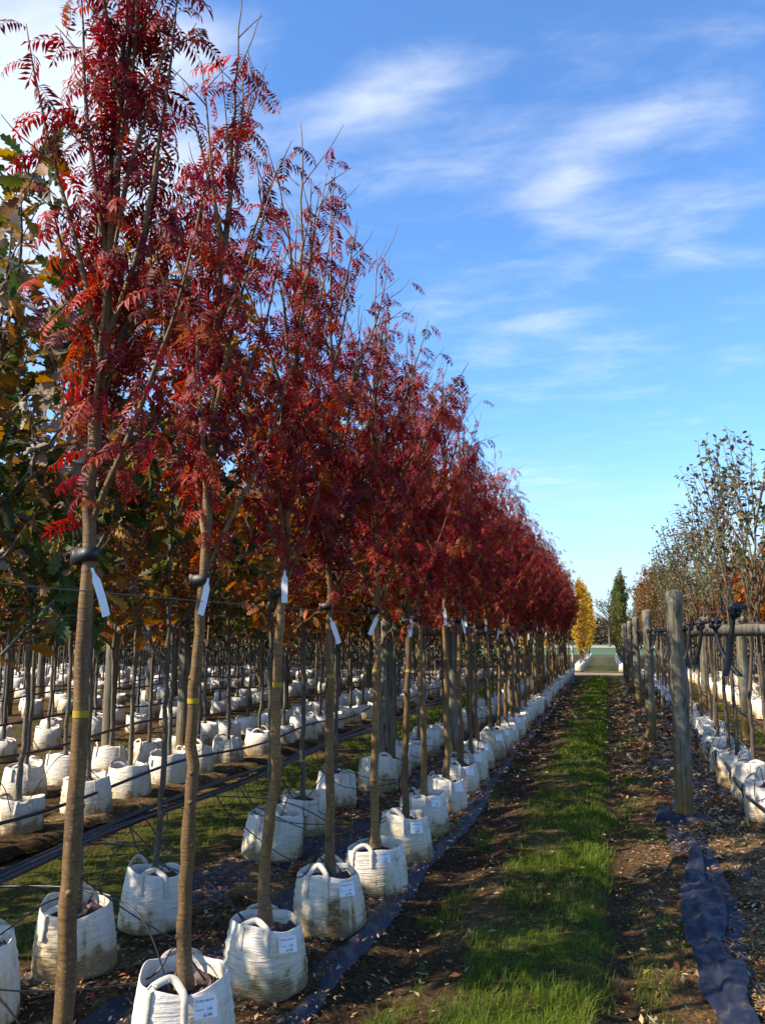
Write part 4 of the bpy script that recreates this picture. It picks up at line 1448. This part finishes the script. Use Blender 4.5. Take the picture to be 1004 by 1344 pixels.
def text_mesh(lines, az, z0, tilt, rad):
    """printed lines wrapped on to the label's curve"""
    b = MB()
    dg = bpy.context.evaluated_depsgraph_get()
    for s, x, z, size in lines:
        cu = bpy.data.curves.new('print', 'FONT'); cu.body = s; cu.size = size; cu.align_x = 'LEFT'; cu.resolution_u = 2
        ob = bpy.data.objects.new('print', cu)
        me = ob.to_mesh()
        co = np.array([v.co[:] for v in me.vertices])
        if len(co):
            xx = co[:, 0] + x; zz = co[:, 1] + z
            aa = az + xx / rad; Zz = z0 + zz + xx * tilt
            rr = rad + 0.10 * (0.30 - Zz) + 0.0015
            V = np.stack([np.cos(aa) * rr, np.sin(aa) * rr, Zz], 1)
            me.calc_loop_triangles()
            T = np.array([t.vertices[:] for t in me.loop_triangles])
            b.add(V, T)
        ob.to_mesh_clear()
        bpy.data.objects.remove(ob); bpy.data.curves.remove(cu)
    return b.mesh('print', M_INK, False)


FRONT = -math.pi / 2
bag_bank = []
LAB_AZ = FRONT + 0.52
PRINT = [('Sorbus discolor', -0.043, 0.020, 0.0130), ('x1', -0.043, 0.006, 0.009), ('container', -0.043, -0.009, 0.009), ('L45', 0.006, -0.012, 0.0150), ('614434', -0.010, -0.033, 0.0180)]
for k in range(9):
    sh, radius, rim_z = bag_shell(60 + k)
    ln = liner_mesh(70 + k, k % 3 == 0)
    h1 = handle_mesh(FRONT - 0.36 + 0.06 * (k % 3), 0.36, [0.050, 0.012, 0.035, 0.02, 0.045, -0.02, 0.01, 0.03, 0.0][k], [0.03, 0.05, 0.05, 0.07, 0.03, -0.02, 0.09, 0.02, 0.06][k], radius, rim_z)
    h2 = handle_mesh(-FRONT + 0.1 * k, 0.38, [0.05, 0.03, 0.02, 0.05, 0.01, 0.03, 0.04, 0.0, 0.05][k], 0.02 + 0.01 * (k % 3), radius, rim_z)
    lr = max(radius(LAB_AZ + q, z) for q in (-.22, -.1, 0, .1, .22) for z in (0.25, 0.29, 0.33)) + 0.002
    lz = rim_z(LAB_AZ) - 0.048
    lm = curved_label(LAB_AZ, lz, 0.095, 0.078, -0.06, lr)
    pm = text_mesh(PRINT, LAB_AZ, lz, -0.06, lr)
    lr2 = max(radius(FRONT + 1.0 + q, z) for q in (0, .1, .2) for z in (0.25, 0.28)) + 0.001
    gm = text_mesh([('=======', 0, 0.014, 0.012), ('=======', 0.002, 0.005, 0.012), ('=====', 0, -0.004, 0.012)], FRONT + 1.0, 0.255, 0.12, lr2)
    bag_bank.append((sh, ln, h1, h2, lm, pm, gm))


def far_bag_mesh(seed):
    r = np.random.default_rng(seed)
    seg = 14
    a = np.linspace(0, 2 * math.pi, seg, endpoint=False)
    V = []
    ph = r.uniform(0, 6.28)
    for z, rr in ((0, .215), (.11, .222), (.22, .208), (.34, .19), (.335, .178), (.285, .172), (.30, 0.02)):
        rd = rr + 0.010 * np.cos(2 * a + ph) + 0.006 * np.cos(5 * a + z * 30)
        V.append(np.stack([np.cos(a) * rd, np.sin(a) * rd, z + 0.015 * np.cos(2 * a + ph) * (z > .3)], 1))
    V = np.concatenate(V); j = np.arange(seg); j2 = (j + 1) % seg
    b = MB()
    Q = [np.stack([k * seg + j, k * seg + j2, (k + 1) * seg + j2, (k + 1) * seg + j], 1) for k in range(6)]
    b.add(V, np.concatenate(Q[:5]), None, 0)
    b.Q.append(Q[5]); b.qm.append(np.full(seg, 1))
    for s in (-1, 1):
        aa = FRONT + (0 if s < 0 else math.pi)
        P = [np.array([math.cos(aa + u) * 0.19, math.sin(aa + u) * 0.19, 0.33 + 0.05 * math.cos(u * 3.6)]) for u in np.linspace(-0.42, 0.42, 6)]
        add_tube(b, P, 0.011, 4, None, 0)
    return b.mesh('bag', [M_BAG, M_LINER])


far_bags = [far_bag_mesh(s) for s in range(4)]
bag_count = 0


def put_bag(x, y, rz, detail, label, group, k, lab=False, printed=False, sc=1.0, stain=0.0):
    global bag_count
    bag_count += 1
    if detail == 0:
        rr = np.random.default_rng(int(x * 997 + y * 131) % 99991)
        sc = sc * 0.93
        o = link('tree_bag', far_bags[k % 4], None, (x, y, 0.0), (rr.normal(0, .04), rr.normal(0, .04), rz), (sc, sc, sc * rr.uniform(.85, 1.08)))
        return tag(o, label, 'bag', group)
    rr = np.random.default_rng(int(x * 997 + y * 131) % 99991)
    root = empty('tree_bag', (x, y, 0.0), rz)
    root.rotation_euler = (rr.normal(0, 0.035), rr.normal(0, 0.035), rz)
    sc = sc * 0.95
    root.scale = (sc, sc * (1 + rr.normal(0, .03)), sc * rr.uniform(0.92, 1.06))
    tag(root, label, 'bag', group)
    sh, ln, h1, h2, lab_mesh, print_mesh, logo_mesh = bag_bank[k % 9]
    s = link('bag_wall', sh, root)
    s['stain'] = float(stain)
    link('liner', ln, root)
    link('handle', h1, root); link('handle', h2, root)
    if lab:
        l = link('label', lab_mesh, root)
        if printed:
            link('print', print_mesh, l); link('print_mark', logo_mesh, root)
    return root


GB = {'row1': 'white bags along the path', 'row2': 'white bags of the row behind the rowans', 'bed2': 'white bags of the second bed', 'far': 'white bags of the far beds', 'r1': 'white bags right of the path',
      'r2': 'white bags of the orange trees'}
face = lambda x, y: math.atan2(-x, y) * -1.0
bagk = [3, 2, 1, 0, 4, 7, 6, 8]
for i, (x, y) in enumerate(row1):
    r = np.random.default_rng(5000 + i)
    aim = math.atan2(-x, y)             # turned so that its front looks towards the path
    near = i < 18
    lab = f'white handled bag in path side row, {ORD[i]} from end away from track' if i < 10 else f'white bag in the path side row, in the {bay(y)} trestle bay from track'
    if i == 3: lab = 'white bag with a long brown stain below its paper label, on dark fabric'
    put_bag(x, y, aim + r.uniform(-0.18, 0.18), 1 if near else 0, lab, GB['row1'], bagk[i % 8], near, i < 7, 1.0 + r.normal(0, .025), 1.0 if i == 3 else 0.0)
for i, (x, y) in enumerate(row2):
    r = np.random.default_rng(5200 + i)
    near = y < 11
    lab = f'soiled white bag behind rowan row, {ORD[i]} from its end away from track' if i < 8 else f'white oak bag behind the rowan row, in the {bay(y)} trestle bay from track'
    put_bag(x, y, r.uniform(-0.8, 0.8) + 0.4, 1 if near else 0, lab, GB['row2'], i + 1, False, False, 1.0 + r.normal(0, .04))
for i, (x, y) in enumerate(bed2):
    r = np.random.default_rng(5400 + i)
    put_bag(x, y, r.uniform(0, 6.28), 1 if y < 11 else 0, f'{["outer", "inner"][x > -5.3]} row white bag past the first aisle, {bay(y)} bay from track', GB['bed2'], i, i % 4 == 0, False, 1.05 + r.normal(0, .05))
for i, (x, y) in enumerate(rowR):
    r = np.random.default_rng(5600 + i)
    put_bag(x, y, r.uniform(0, 6.28), 1 if y < 16 else 0, f'white bag holding a whitebeam on black fabric, {bay(y)} trestle bay from track', GB['r1'], i, False, False, 1.05 + r.normal(0, .04))
for i, (x, y) in enumerate(rowR2):
    r = np.random.default_rng(5700 + i)
    put_bag(x, y, r.uniform(0, 6.28), 0, 'clean white bag holding an orange tree beyond the whitebeams', GB['r2'], i, False, False, 1.1 + r.normal(0, .04))
order = sorted(range(len(further)), key=lambda q: further[q][1] ** 2 + further[q][0] ** 2)
rest = []
for n_, q in enumerate(order):
    x, y = further[q]
    r = np.random.default_rng(5800 + q)
    if bag_count < 296:
        put_bag(x, y, r.uniform(0, 6.28), 0, f'white bag in {bed_no(x)} bed from the path, {bay(y)} bay from track', GB['far'], q, False, False, 1.0 + r.normal(0, .05))
    else:
        rest.append((x, y, r.uniform(0, 6.28)))
for i in range(20):
    rest.append((-1.33, 42.6 + i * 1.25, i)); rest.append((0.66, 42.4 + i * 1.25, i))
m0 = far_bags[0]
co = np.array([v.co[:] for v in m0.vertices])
b = MB()
qs = np.array([p.vertices[:] for p in m0.polygons if len(p.vertices) == 4]); mi = np.array([p.material_index for p in m0.polygons if len(p.vertices) == 4])
for x, y, a in rest:
    ca, sa = math.cos(a), math.sin(a)
    base = b.n
    b.add(co @ np.array([[ca, sa, 0], [-sa, ca, 0], [0, 0, 1]]) + np.array([x, y, 0]), qs[mi == 0], None, 0)
    b.Q.append(qs[mi == 1] + base); b.qm.append(np.ones((mi == 1).sum()))
tag(link('distant_bags', b.mesh('distant_bags', [M_BAG, M_LINER])), 'rows of small white bags far off beneath the columnar trees', 'bags', kind='stuff')


# ------------------------------------------------------------------ timber frames, wires
def post_mesh(h, r0, seed):
    r = np.random.default_rng(seed)
    b = MB()
    zz = np.linspace(-0.05, h, 16)
    P = np.stack([np.cumsum(r.normal(0, .0025, 16)), np.cumsum(r.normal(0, .0025, 16)), zz], 1)
    rad = r0 * (1.04 - 0.08 * (zz / h)) * (1 + r.normal(0, 0.012, 16))
    P = np.concatenate([P, P[-1:] + [[0, 0, 0.004]]]); rad = np.concatenate([rad, [rad[-1] * 0.93]])
    V, Q, last, s = tube(P, rad, 18, True)
    ang = np.arctan2(V[:, 1], V[:, 0])
    k_ = 1 + 0.10 * (fbm(np.cos(ang) * 2 + 9, np.sin(ang) * 2 + V[:, 2] * 1.2 + 9, seed + 400) - 0.5) + 0.05 * (fbm(np.cos(ang) * 7 + 9, np.sin(ang) * 7 + V[:, 2] * 2 + 9, seed + 410) - 0.5)
    V[:, :2] *= k_[:, None]
    top = V[:, 2] > h - 0.03
    V[top, 2] += 0.03 * (fbm(V[top, 0] * 14 + 5, V[top, 1] * 14 + 5, seed + 420) - 0.5) + V[top, 0] * 0.10
    b.add(V, Q); j = np.arange(s)
    b.T.append(np.stack([last + j, last + (j + 1) % s, np.full(s, len(V) - 1)], 1)); b.tm.append(np.zeros(s))
    return b.mesh('post', M_POST)


posts = [post_mesh(2.05, 0.078, k) for k in range(3)]


def rail_mesh(L, seed):
    r = np.random.default_rng(seed)
    b = MB()
    t = np.linspace(0, L, 12)
    P = np.stack([t, r.normal(0, .003, 12), r.normal(0, .003, 12)], 1)
    rad = 0.058 * (1 + r.normal(0, 0.02, 12))
    P = np.concatenate([[P[0] - [0.003, 0, 0]], P, [P[-1] + [0.003, 0, 0]]]); rad = np.concatenate([[0.05], rad, [0.05]])
    add_tube(b, P, rad, 14)
    return b.mesh('rail', M_RAIL)


def frame(x0, x1, y, label, group, k, zr=1.70, h=1.0):
    root = empty('timber_trestle', (x0, y, 0))
    tag(root, label, 'timber frame', group)
    link('post', posts[k % 3], root, (0, 0, 0), (0, 0, k), (1, 1, h))
    link('post', posts[(k + 1) % 3], root, (x1 - x0, 0, 0), (0, 0, k + 2), (1, 1, h))
    link('rail', rail_mesh(abs(x1 - x0) - 0.14, k), root, (0.07 if x1 > x0 else -0.07, 0, zr), (0, 0, 0 if x1 > x0 else math.pi))
    return root


gf = 'timber frames that carry the tie wires'
for k, y in enumerate((8.67, 15.0, 20.9, 26.6, 32.0, 36.2)):
    frame(0.62, 2.05, y, 'weathered timber post with crossbeam and torn fabric at its foot' if k == 0 else 'weathered timber post and crossbeam farther along the bed with loose straps', gf, k)
for k, y in enumerate((9.75, 15.9, 21.9, 27.9, 33.6)):
    frame(-1.68, -2.42, y, 'timber posts and short crossbeam among the rowan trunks, first from end away from track' if k == 0 else 'timber posts and crossbeam farther along among the rowan trunks', gf, k + 1, 1.70, 0.90)
for k, y in enumerate((10.0, 16.2, 22.4, 28.6)):
    frame(-5.05, -6.06, y, 'grey timber posts with crossbeam among the orange oaks', gf, k, 1.72, 0.92)
for b_, (xa, xb) in enumerate(BEDS[:2]):
    for k, y in enumerate((16.5, 22.5, 28.5)):
        frame(xa - .3, xb, y, 'distant grey timber posts with crossbeam in the far beds', gf, k + b_, 1.72, 0.92)


def wire(x, y0, y1, z, label, seed=0):
    t = np.linspace(y0, y1, 40)
    P = np.stack([np.full(40, x), t, z - 0.012 * np.abs(np.sin(t * 0.52))], 1)
    b = MB(); add_tube(b, P, 0.0019, 5)
    tag(link('support_wire', b.mesh('support_wire', M_WIRE)), label, 'wire', 'tie wires along the rows')


wire(ROW_X[0] - 0.065, -1, 36.5, 1.80, 'thin steel wire behind the rowan trunks at strap height')
wire(ROW_X[1] - 0.06, 0, 36.5, 1.78, 'thin steel wire running along the row of oaks behind the rowans')
wire(R1[0] - 0.02, 1.0, 36.5, 1.715, 'thin steel wire carrying the loose black straps')
wire(R1[1] + 0.05, 3.0, 36.5, 1.74, 'thin steel wire along the whitebeam trunks')
wire(BED2[0] - .05, 4.0, 36.5, 1.75, 'thin steel wire along the orange oak row')


# loose straps where trees have been taken out
def strap_mesh(seed):
    r = np.random.default_rng(seed)
    b = MB()
    n = 14
    t = np.linspace(0, 1, n)
    L = r.uniform(0.24, 0.36)
    bend = r.uniform(-0.12, 0.16)
    P = np.stack([bend * t ** 2.4, 0.03 * np.sin(t * 3 + r.uniform(0, 6)), -L * t + 0.01], 1)
    tw = r.uniform(-0.6, 0.6) + r.uniform(-1.2, 1.2) * t
    d = np.stack([np.cos(tw), np.sin(tw), 0 * t], 1)
    nn = np.stack([-np.sin(tw), np.cos(tw), 0 * t], 1)
    hw, th = (0.011 + 0.008 * t)[:, None], 0.003
    V = np.concatenate([P - d * hw + nn * th, P + d * hw + nn * th, P + d * hw - nn * th, P - d * hw - nn * th])
    i = np.arange(n - 1)
    Q = np.concatenate([np.stack([k * n + i, k * n + i + 1, ((k + 1) % 4) * n + i + 1, ((k + 1) % 4) * n + i], 1) for k in range(4)])
    e = n - 1
    b.add(V, np.concatenate([Q, [[e, n + e, 2 * n + e, 3 * n + e]]]))
    # the knot wound round the wire
    a = np.linspace(0, 2 * math.pi * 2.2, 26)
    P = np.stack([np.cos(a) * 0.020 * (1 + .4 * np.sin(a * 1.7)), (a / a[-1] - .5) * 0.036 + 0.006 * np.sin(a * 3), np.sin(a) * 0.024 * (1 + .35 * np.sin(a * 2.3 + 1)) + 0.006], 1)
    add_tube(b, P, 0.010 + 0.006 * np.abs(np.sin(a * 1.9)), 7)
    add_tube(b, [(-.01, 0, .01), (0.02, .01, .025), (0.04, .0, .022), (0.055, -.01, .03)], [.014, .015, .012, .007], 7)
    return b.mesh('strap', M_RUBBER)


straps = [strap_mesh(s) for s in range(6)]
yy = [4.72, 5.70, 6.62, 7.45, 8.15, 9.25, 10.2, 11.1, 12.0]
while yy[-1] < 34: yy.append(yy[-1] + 0.92)
SORD = ['first', 'second', 'third']
for i, y in enumerate(yy):
    r = np.random.default_rng(6000 + i)
    o = link('loose_strap', straps[i % 6], None, (R1[0] - 0.02 + r.normal(0, .01), y, 1.715 + (0.05 if i == 0 else 0)), (r.normal(0, .08), 0, r.normal(0, .3)), (1, 1, 1.05))
    tag(o, f'black rubber strap dangling from the wire, {SORD[i]} from its end away from the track' if i < 3 else 'black rubber strap dangling from the wire between the timber posts', 'strap', 'loose straps on the wire')


# ------------------------------------------------------------------ irrigation
def pipe(pts, rad, name, label, group=None, n=80, sides=8):
    pts = np.array(pts, float)
    s = np.linspace(0, len(pts) - 1, n)
    k = np.arange(len(pts))
    # Catmull-Rom through the points
    P = []
    ext = np.concatenate([[2 * pts[0] - pts[1]], pts, [2 * pts[-1] - pts[-2]]])
    for t in s:
        i = min(int(t), len(pts) - 2); u = t - i
        p0, p1, p2, p3 = ext[i:i + 4]
        P.append(0.5 * (2 * p1 + (p2 - p0) * u + (2 * p0 - 5 * p1 + 4 * p2 - p3) * u * u + (3 * p1 - p0 - 3 * p2 + p3) * u ** 3))
    b = MB(); add_tube(b, np.array(P), rad, sides)
    return tag(link(name, b.mesh(name, M_PIPE)), label, 'hose', group)


gp = 'irrigation pipes along the beds'


def along(x, y0, y1, z, step, sag, seed, wob=0.03):
    r = np.random.default_rng(seed)
    out = []
    y = y0; k = 0
    while y < y1:
        out.append((x + r.normal(0, wob), y, z + (0.0 if k % 2 == 0 else -sag) + r.normal(0, sag * 0.25))); y += step * (1 + 0.04 * y / step * 0.3); k += 1
    return out


pA = along(-2.72, 0.5, 36, 0.58, 2.0, 0.05, 1)
pipe(pA, 0.021, 'irrigation_pipe', 'thick black pipe strung low behind the first two white bag rows', gp, 140, 10)
pipe([(a - 0.035, b_, c + 0.028) for a, b_, c in along(-2.72, 0.5, 36, 0.585, 2.3, 0.05, 2)], 0.014, 'irrigation_pipe', 'thinner black pipe riding along the thick pipe behind the rowans', gp, 140, 8)
for k, (x, z, lab) in enumerate(((-4.52, 0.30, 'black pipe looping past the white bags of the orange oak bed'), (-5.5, 0.62, 'upper black pipe strung between posts among the orange oaks'), (-7.8, 0.55, 'black pipe strung along the third bed from the path'),
                                 (-8.8, 0.75, 'black pipe strung between the two rows of the third bed'), (-11.1, 0.6, 'black pipe strung along the fourth bed from the path'))):
    pipe(along(x, -x * 1.0, 36, z, 2.1, 0.09, 10 + k), 0.015, 'irrigation_pipe', lab, gp, 120, 7)
pR = along(1.20, 3.0, 36, 0.25, 1.9, 0.06, 30)
pipe(pR, 0.017, 'irrigation_pipe', 'thick black pipe lying low in front of the whitebeam bags', gp, 140, 9)
pipe(along(1.90, 5.0, 36, 0.50, 2.2, 0.05, 31), 0.014, 'irrigation_pipe', 'black pipe strung at knee height behind the whitebeam trunks', gp, 140, 8)


def hose(p0, p1, lift, r, name='drip_hose', label='', group=None, sag=0.12):
    p0, p1 = np.array(p0), np.array(p1)
    side = r.normal(0, 0.14, 3); side[2] = 0
    if lift < 0:          # hangs from the pipe, trails low, climbs over the rim
        low = max(0.05, p0[2] + lift - 0.15)
        q = p1 - p0; q = q / (np.linalg.norm(q[:2]) + 1e-6); q[2] = 0
        pts = [p0, p0 + q * 0.10 + np.array([0, 0, -0.16]) + side * 0.3, np.append((p0 * 0.6 + p1 * 0.4)[:2] + side[:2], low), p1 - q * 0.24 + np.array([0, 0, 0.02]) + side * 0.4,
               p1 - q * 0.12 + np.array([0, 0, 0.13]), p1]
    else:
        pts = [p0, p0 * 0.72 + p1 * 0.28 + np.array([0, 0, lift]) + side, p0 * 0.32 + p1 * 0.68 + np.array([0, 0, lift * 1.1 + 0.05]) + side * 0.7, p1]
    return pipe(pts, 0.0038, name, label, group, 30, 5)


gh = 'thin drip hoses to the bags'
for i, (x, y) in enumerate(row1[:16]):
    r = np.random.default_rng(7000 + i)
    for q in range(2 if i < 9 else 1):
        p0 = (-2.70, y + r.uniform(-0.5, 0.3), 0.56)
        a = r.uniform(0, 6.28)
        p1 = (x + 0.09 * math.cos(a), y + 0.09 * math.sin(a), 0.29)
        hose(p0, p1, r.choice([-0.26, -0.20, -0.1, 0.10]), r, label=f'thin black drip hose into the {ORD[i]} path side bag from end away from track' if i < 10 else 'thin black drip hose into a path side bag past the tenth bag', group=gh)
for i, (x, y) in enumerate(row2[:14]):
    r = np.random.default_rng(7100 + i)
    for q in range(2 if i < 8 else 1):
        a = r.uniform(0, 6.28)
        hose((-2.70, y + r.uniform(-0.4, 0.4), 0.56), (x + 0.1 * math.cos(a), y + 0.1 * math.sin(a), 0.29), r.choice([0.10, 0.02, 0.16]), r, label=f'thin black drip hose into the {ORD[i]} oak bag behind rowans, from end away from track' if i < 8 else 'thin black drip hose into an oak bag past the eighth behind rowans', group=gh)
for i, (x, y) in enumerate(bed2[:10] + bed2[36:44]):
    r = np.random.default_rng(7200 + i)
    a = r.uniform(0, 6.28)
    hose((-4.52, y + r.uniform(-0.4, 0.4), 0.30), (x + 0.1 * math.cos(a), y + 0.1 * math.sin(a), 0.30), r.choice([0.10, 0.18, 0.24]), r, label='thin black drip hose arching into a bag of the orange oak bed', group=gh)
for i, (x, y) in enumerate(rowR[:14]):
    r = np.random.default_rng(7300 + i)
    for q in range(2):
        a = r.uniform(0, 6.28)
        hose((1.20, y + r.uniform(-0.5, 0.5), 0.25), (x + 0.1 * math.cos(a), y + 0.1 * math.sin(a), 0.31), r.choice([0.05, 0.14, 0.20]), r, label='thin black drip hose arching into a whitebeam bag', group=gh)
# coiled spare hose tied to the right-hand pipe
for i, y in enumerate(list(np.arange(9.0, 17, 0.8)) + list(np.arange(17, 27, 1.3))):
    r = np.random.default_rng(7400 + i)
    b = MB()
    for q in range(4):
        a = np.linspace(0, 6.283 * 1.05, 20) + r.uniform(0, 6)
        rx, rz_ = r.uniform(0.06, 0.11), r.uniform(0.08, 0.14)
        tl = r.uniform(-0.5, 0.5)
        P = np.stack([0.02 * np.sin(a * 2) + tl * np.cos(a) * rx, np.cos(a) * rx, np.sin(a) * rz_ - rz_ * 0.6], 1)
        add_tube(b, P, 0.0045, 5)
    for q in range(3):
        e = np.array([r.normal(0, 0.07), r.normal(0, .12), -0.22 + r.uniform(-.02, .04)])
        add_tube(b, [np.array([0, 0, -0.02]), e * 0.5 + [0.03, 0, 0.03], e], 0.0045, 5)
    tag(link('hose_coil', b.mesh('hose_coil', M_PIPE), None, (1.20, y, 0.25), (0, 0, r.normal(0, .3))), 'loose coil of thin black drip hose hung on the low pipe beside whitebeam bags', 'hose', 'hose coils on the low pipe')

# fabric collar at the nearest right-hand post
a = np.linspace(0, 2 * math.pi, 30, endpoint=False)
r = np.random.default_rng(8000)
V = []
for rr, z in ((0.082, 0.055), (0.12, 0.042), (0.17, 0.040), (0.215, 0.012), (0.22, -0.03)):
    rad = rr * (1 + 0.16 * np.cos(a * 2 + 0.5) * (rr > 0.1) + 0.07 * np.sin(a * 5) * (rr > .1))
    V.append(np.stack([np.cos(a) * rad, np.sin(a) * rad, z + 0.010 * np.sin(a * 7 + rr * 40)], 1))
V = np.concatenate(V); j = np.arange(30); j2 = (j + 1) % 30
b = MB(); b.add(V, np.concatenate([np.stack([k * 30 + j, k * 30 + j2, (k + 1) * 30 + j2, (k + 1) * 30 + j], 1) for k in range(4)]))
tag(link('fabric_collar', b.mesh('fabric_collar', M_CLOTH), None, (0.62, 8.67, 0.0)), 'crumpled black fabric collar round the foot of a timber post', 'ground fabric')

# pale stake at the end of the red row
b = MB()
add_tube(b, [(0, 0, -0.05), (0.004, 0, 0.6), (0, 0, 1.25), (0.003, 0, 1.42)], [0.05, 0.05, 0.048, 0.044], 10)
tag(link('marker_stake', b.mesh('marker_stake', plain('pale_timber', (0.50, 0.44, 0.34), 0.8, 0.2, 18, 0.2)), None, (-1.45, 38.0, 0)), 'pale wooden marker stake where the rowan row meets the sandy track', 'stake')
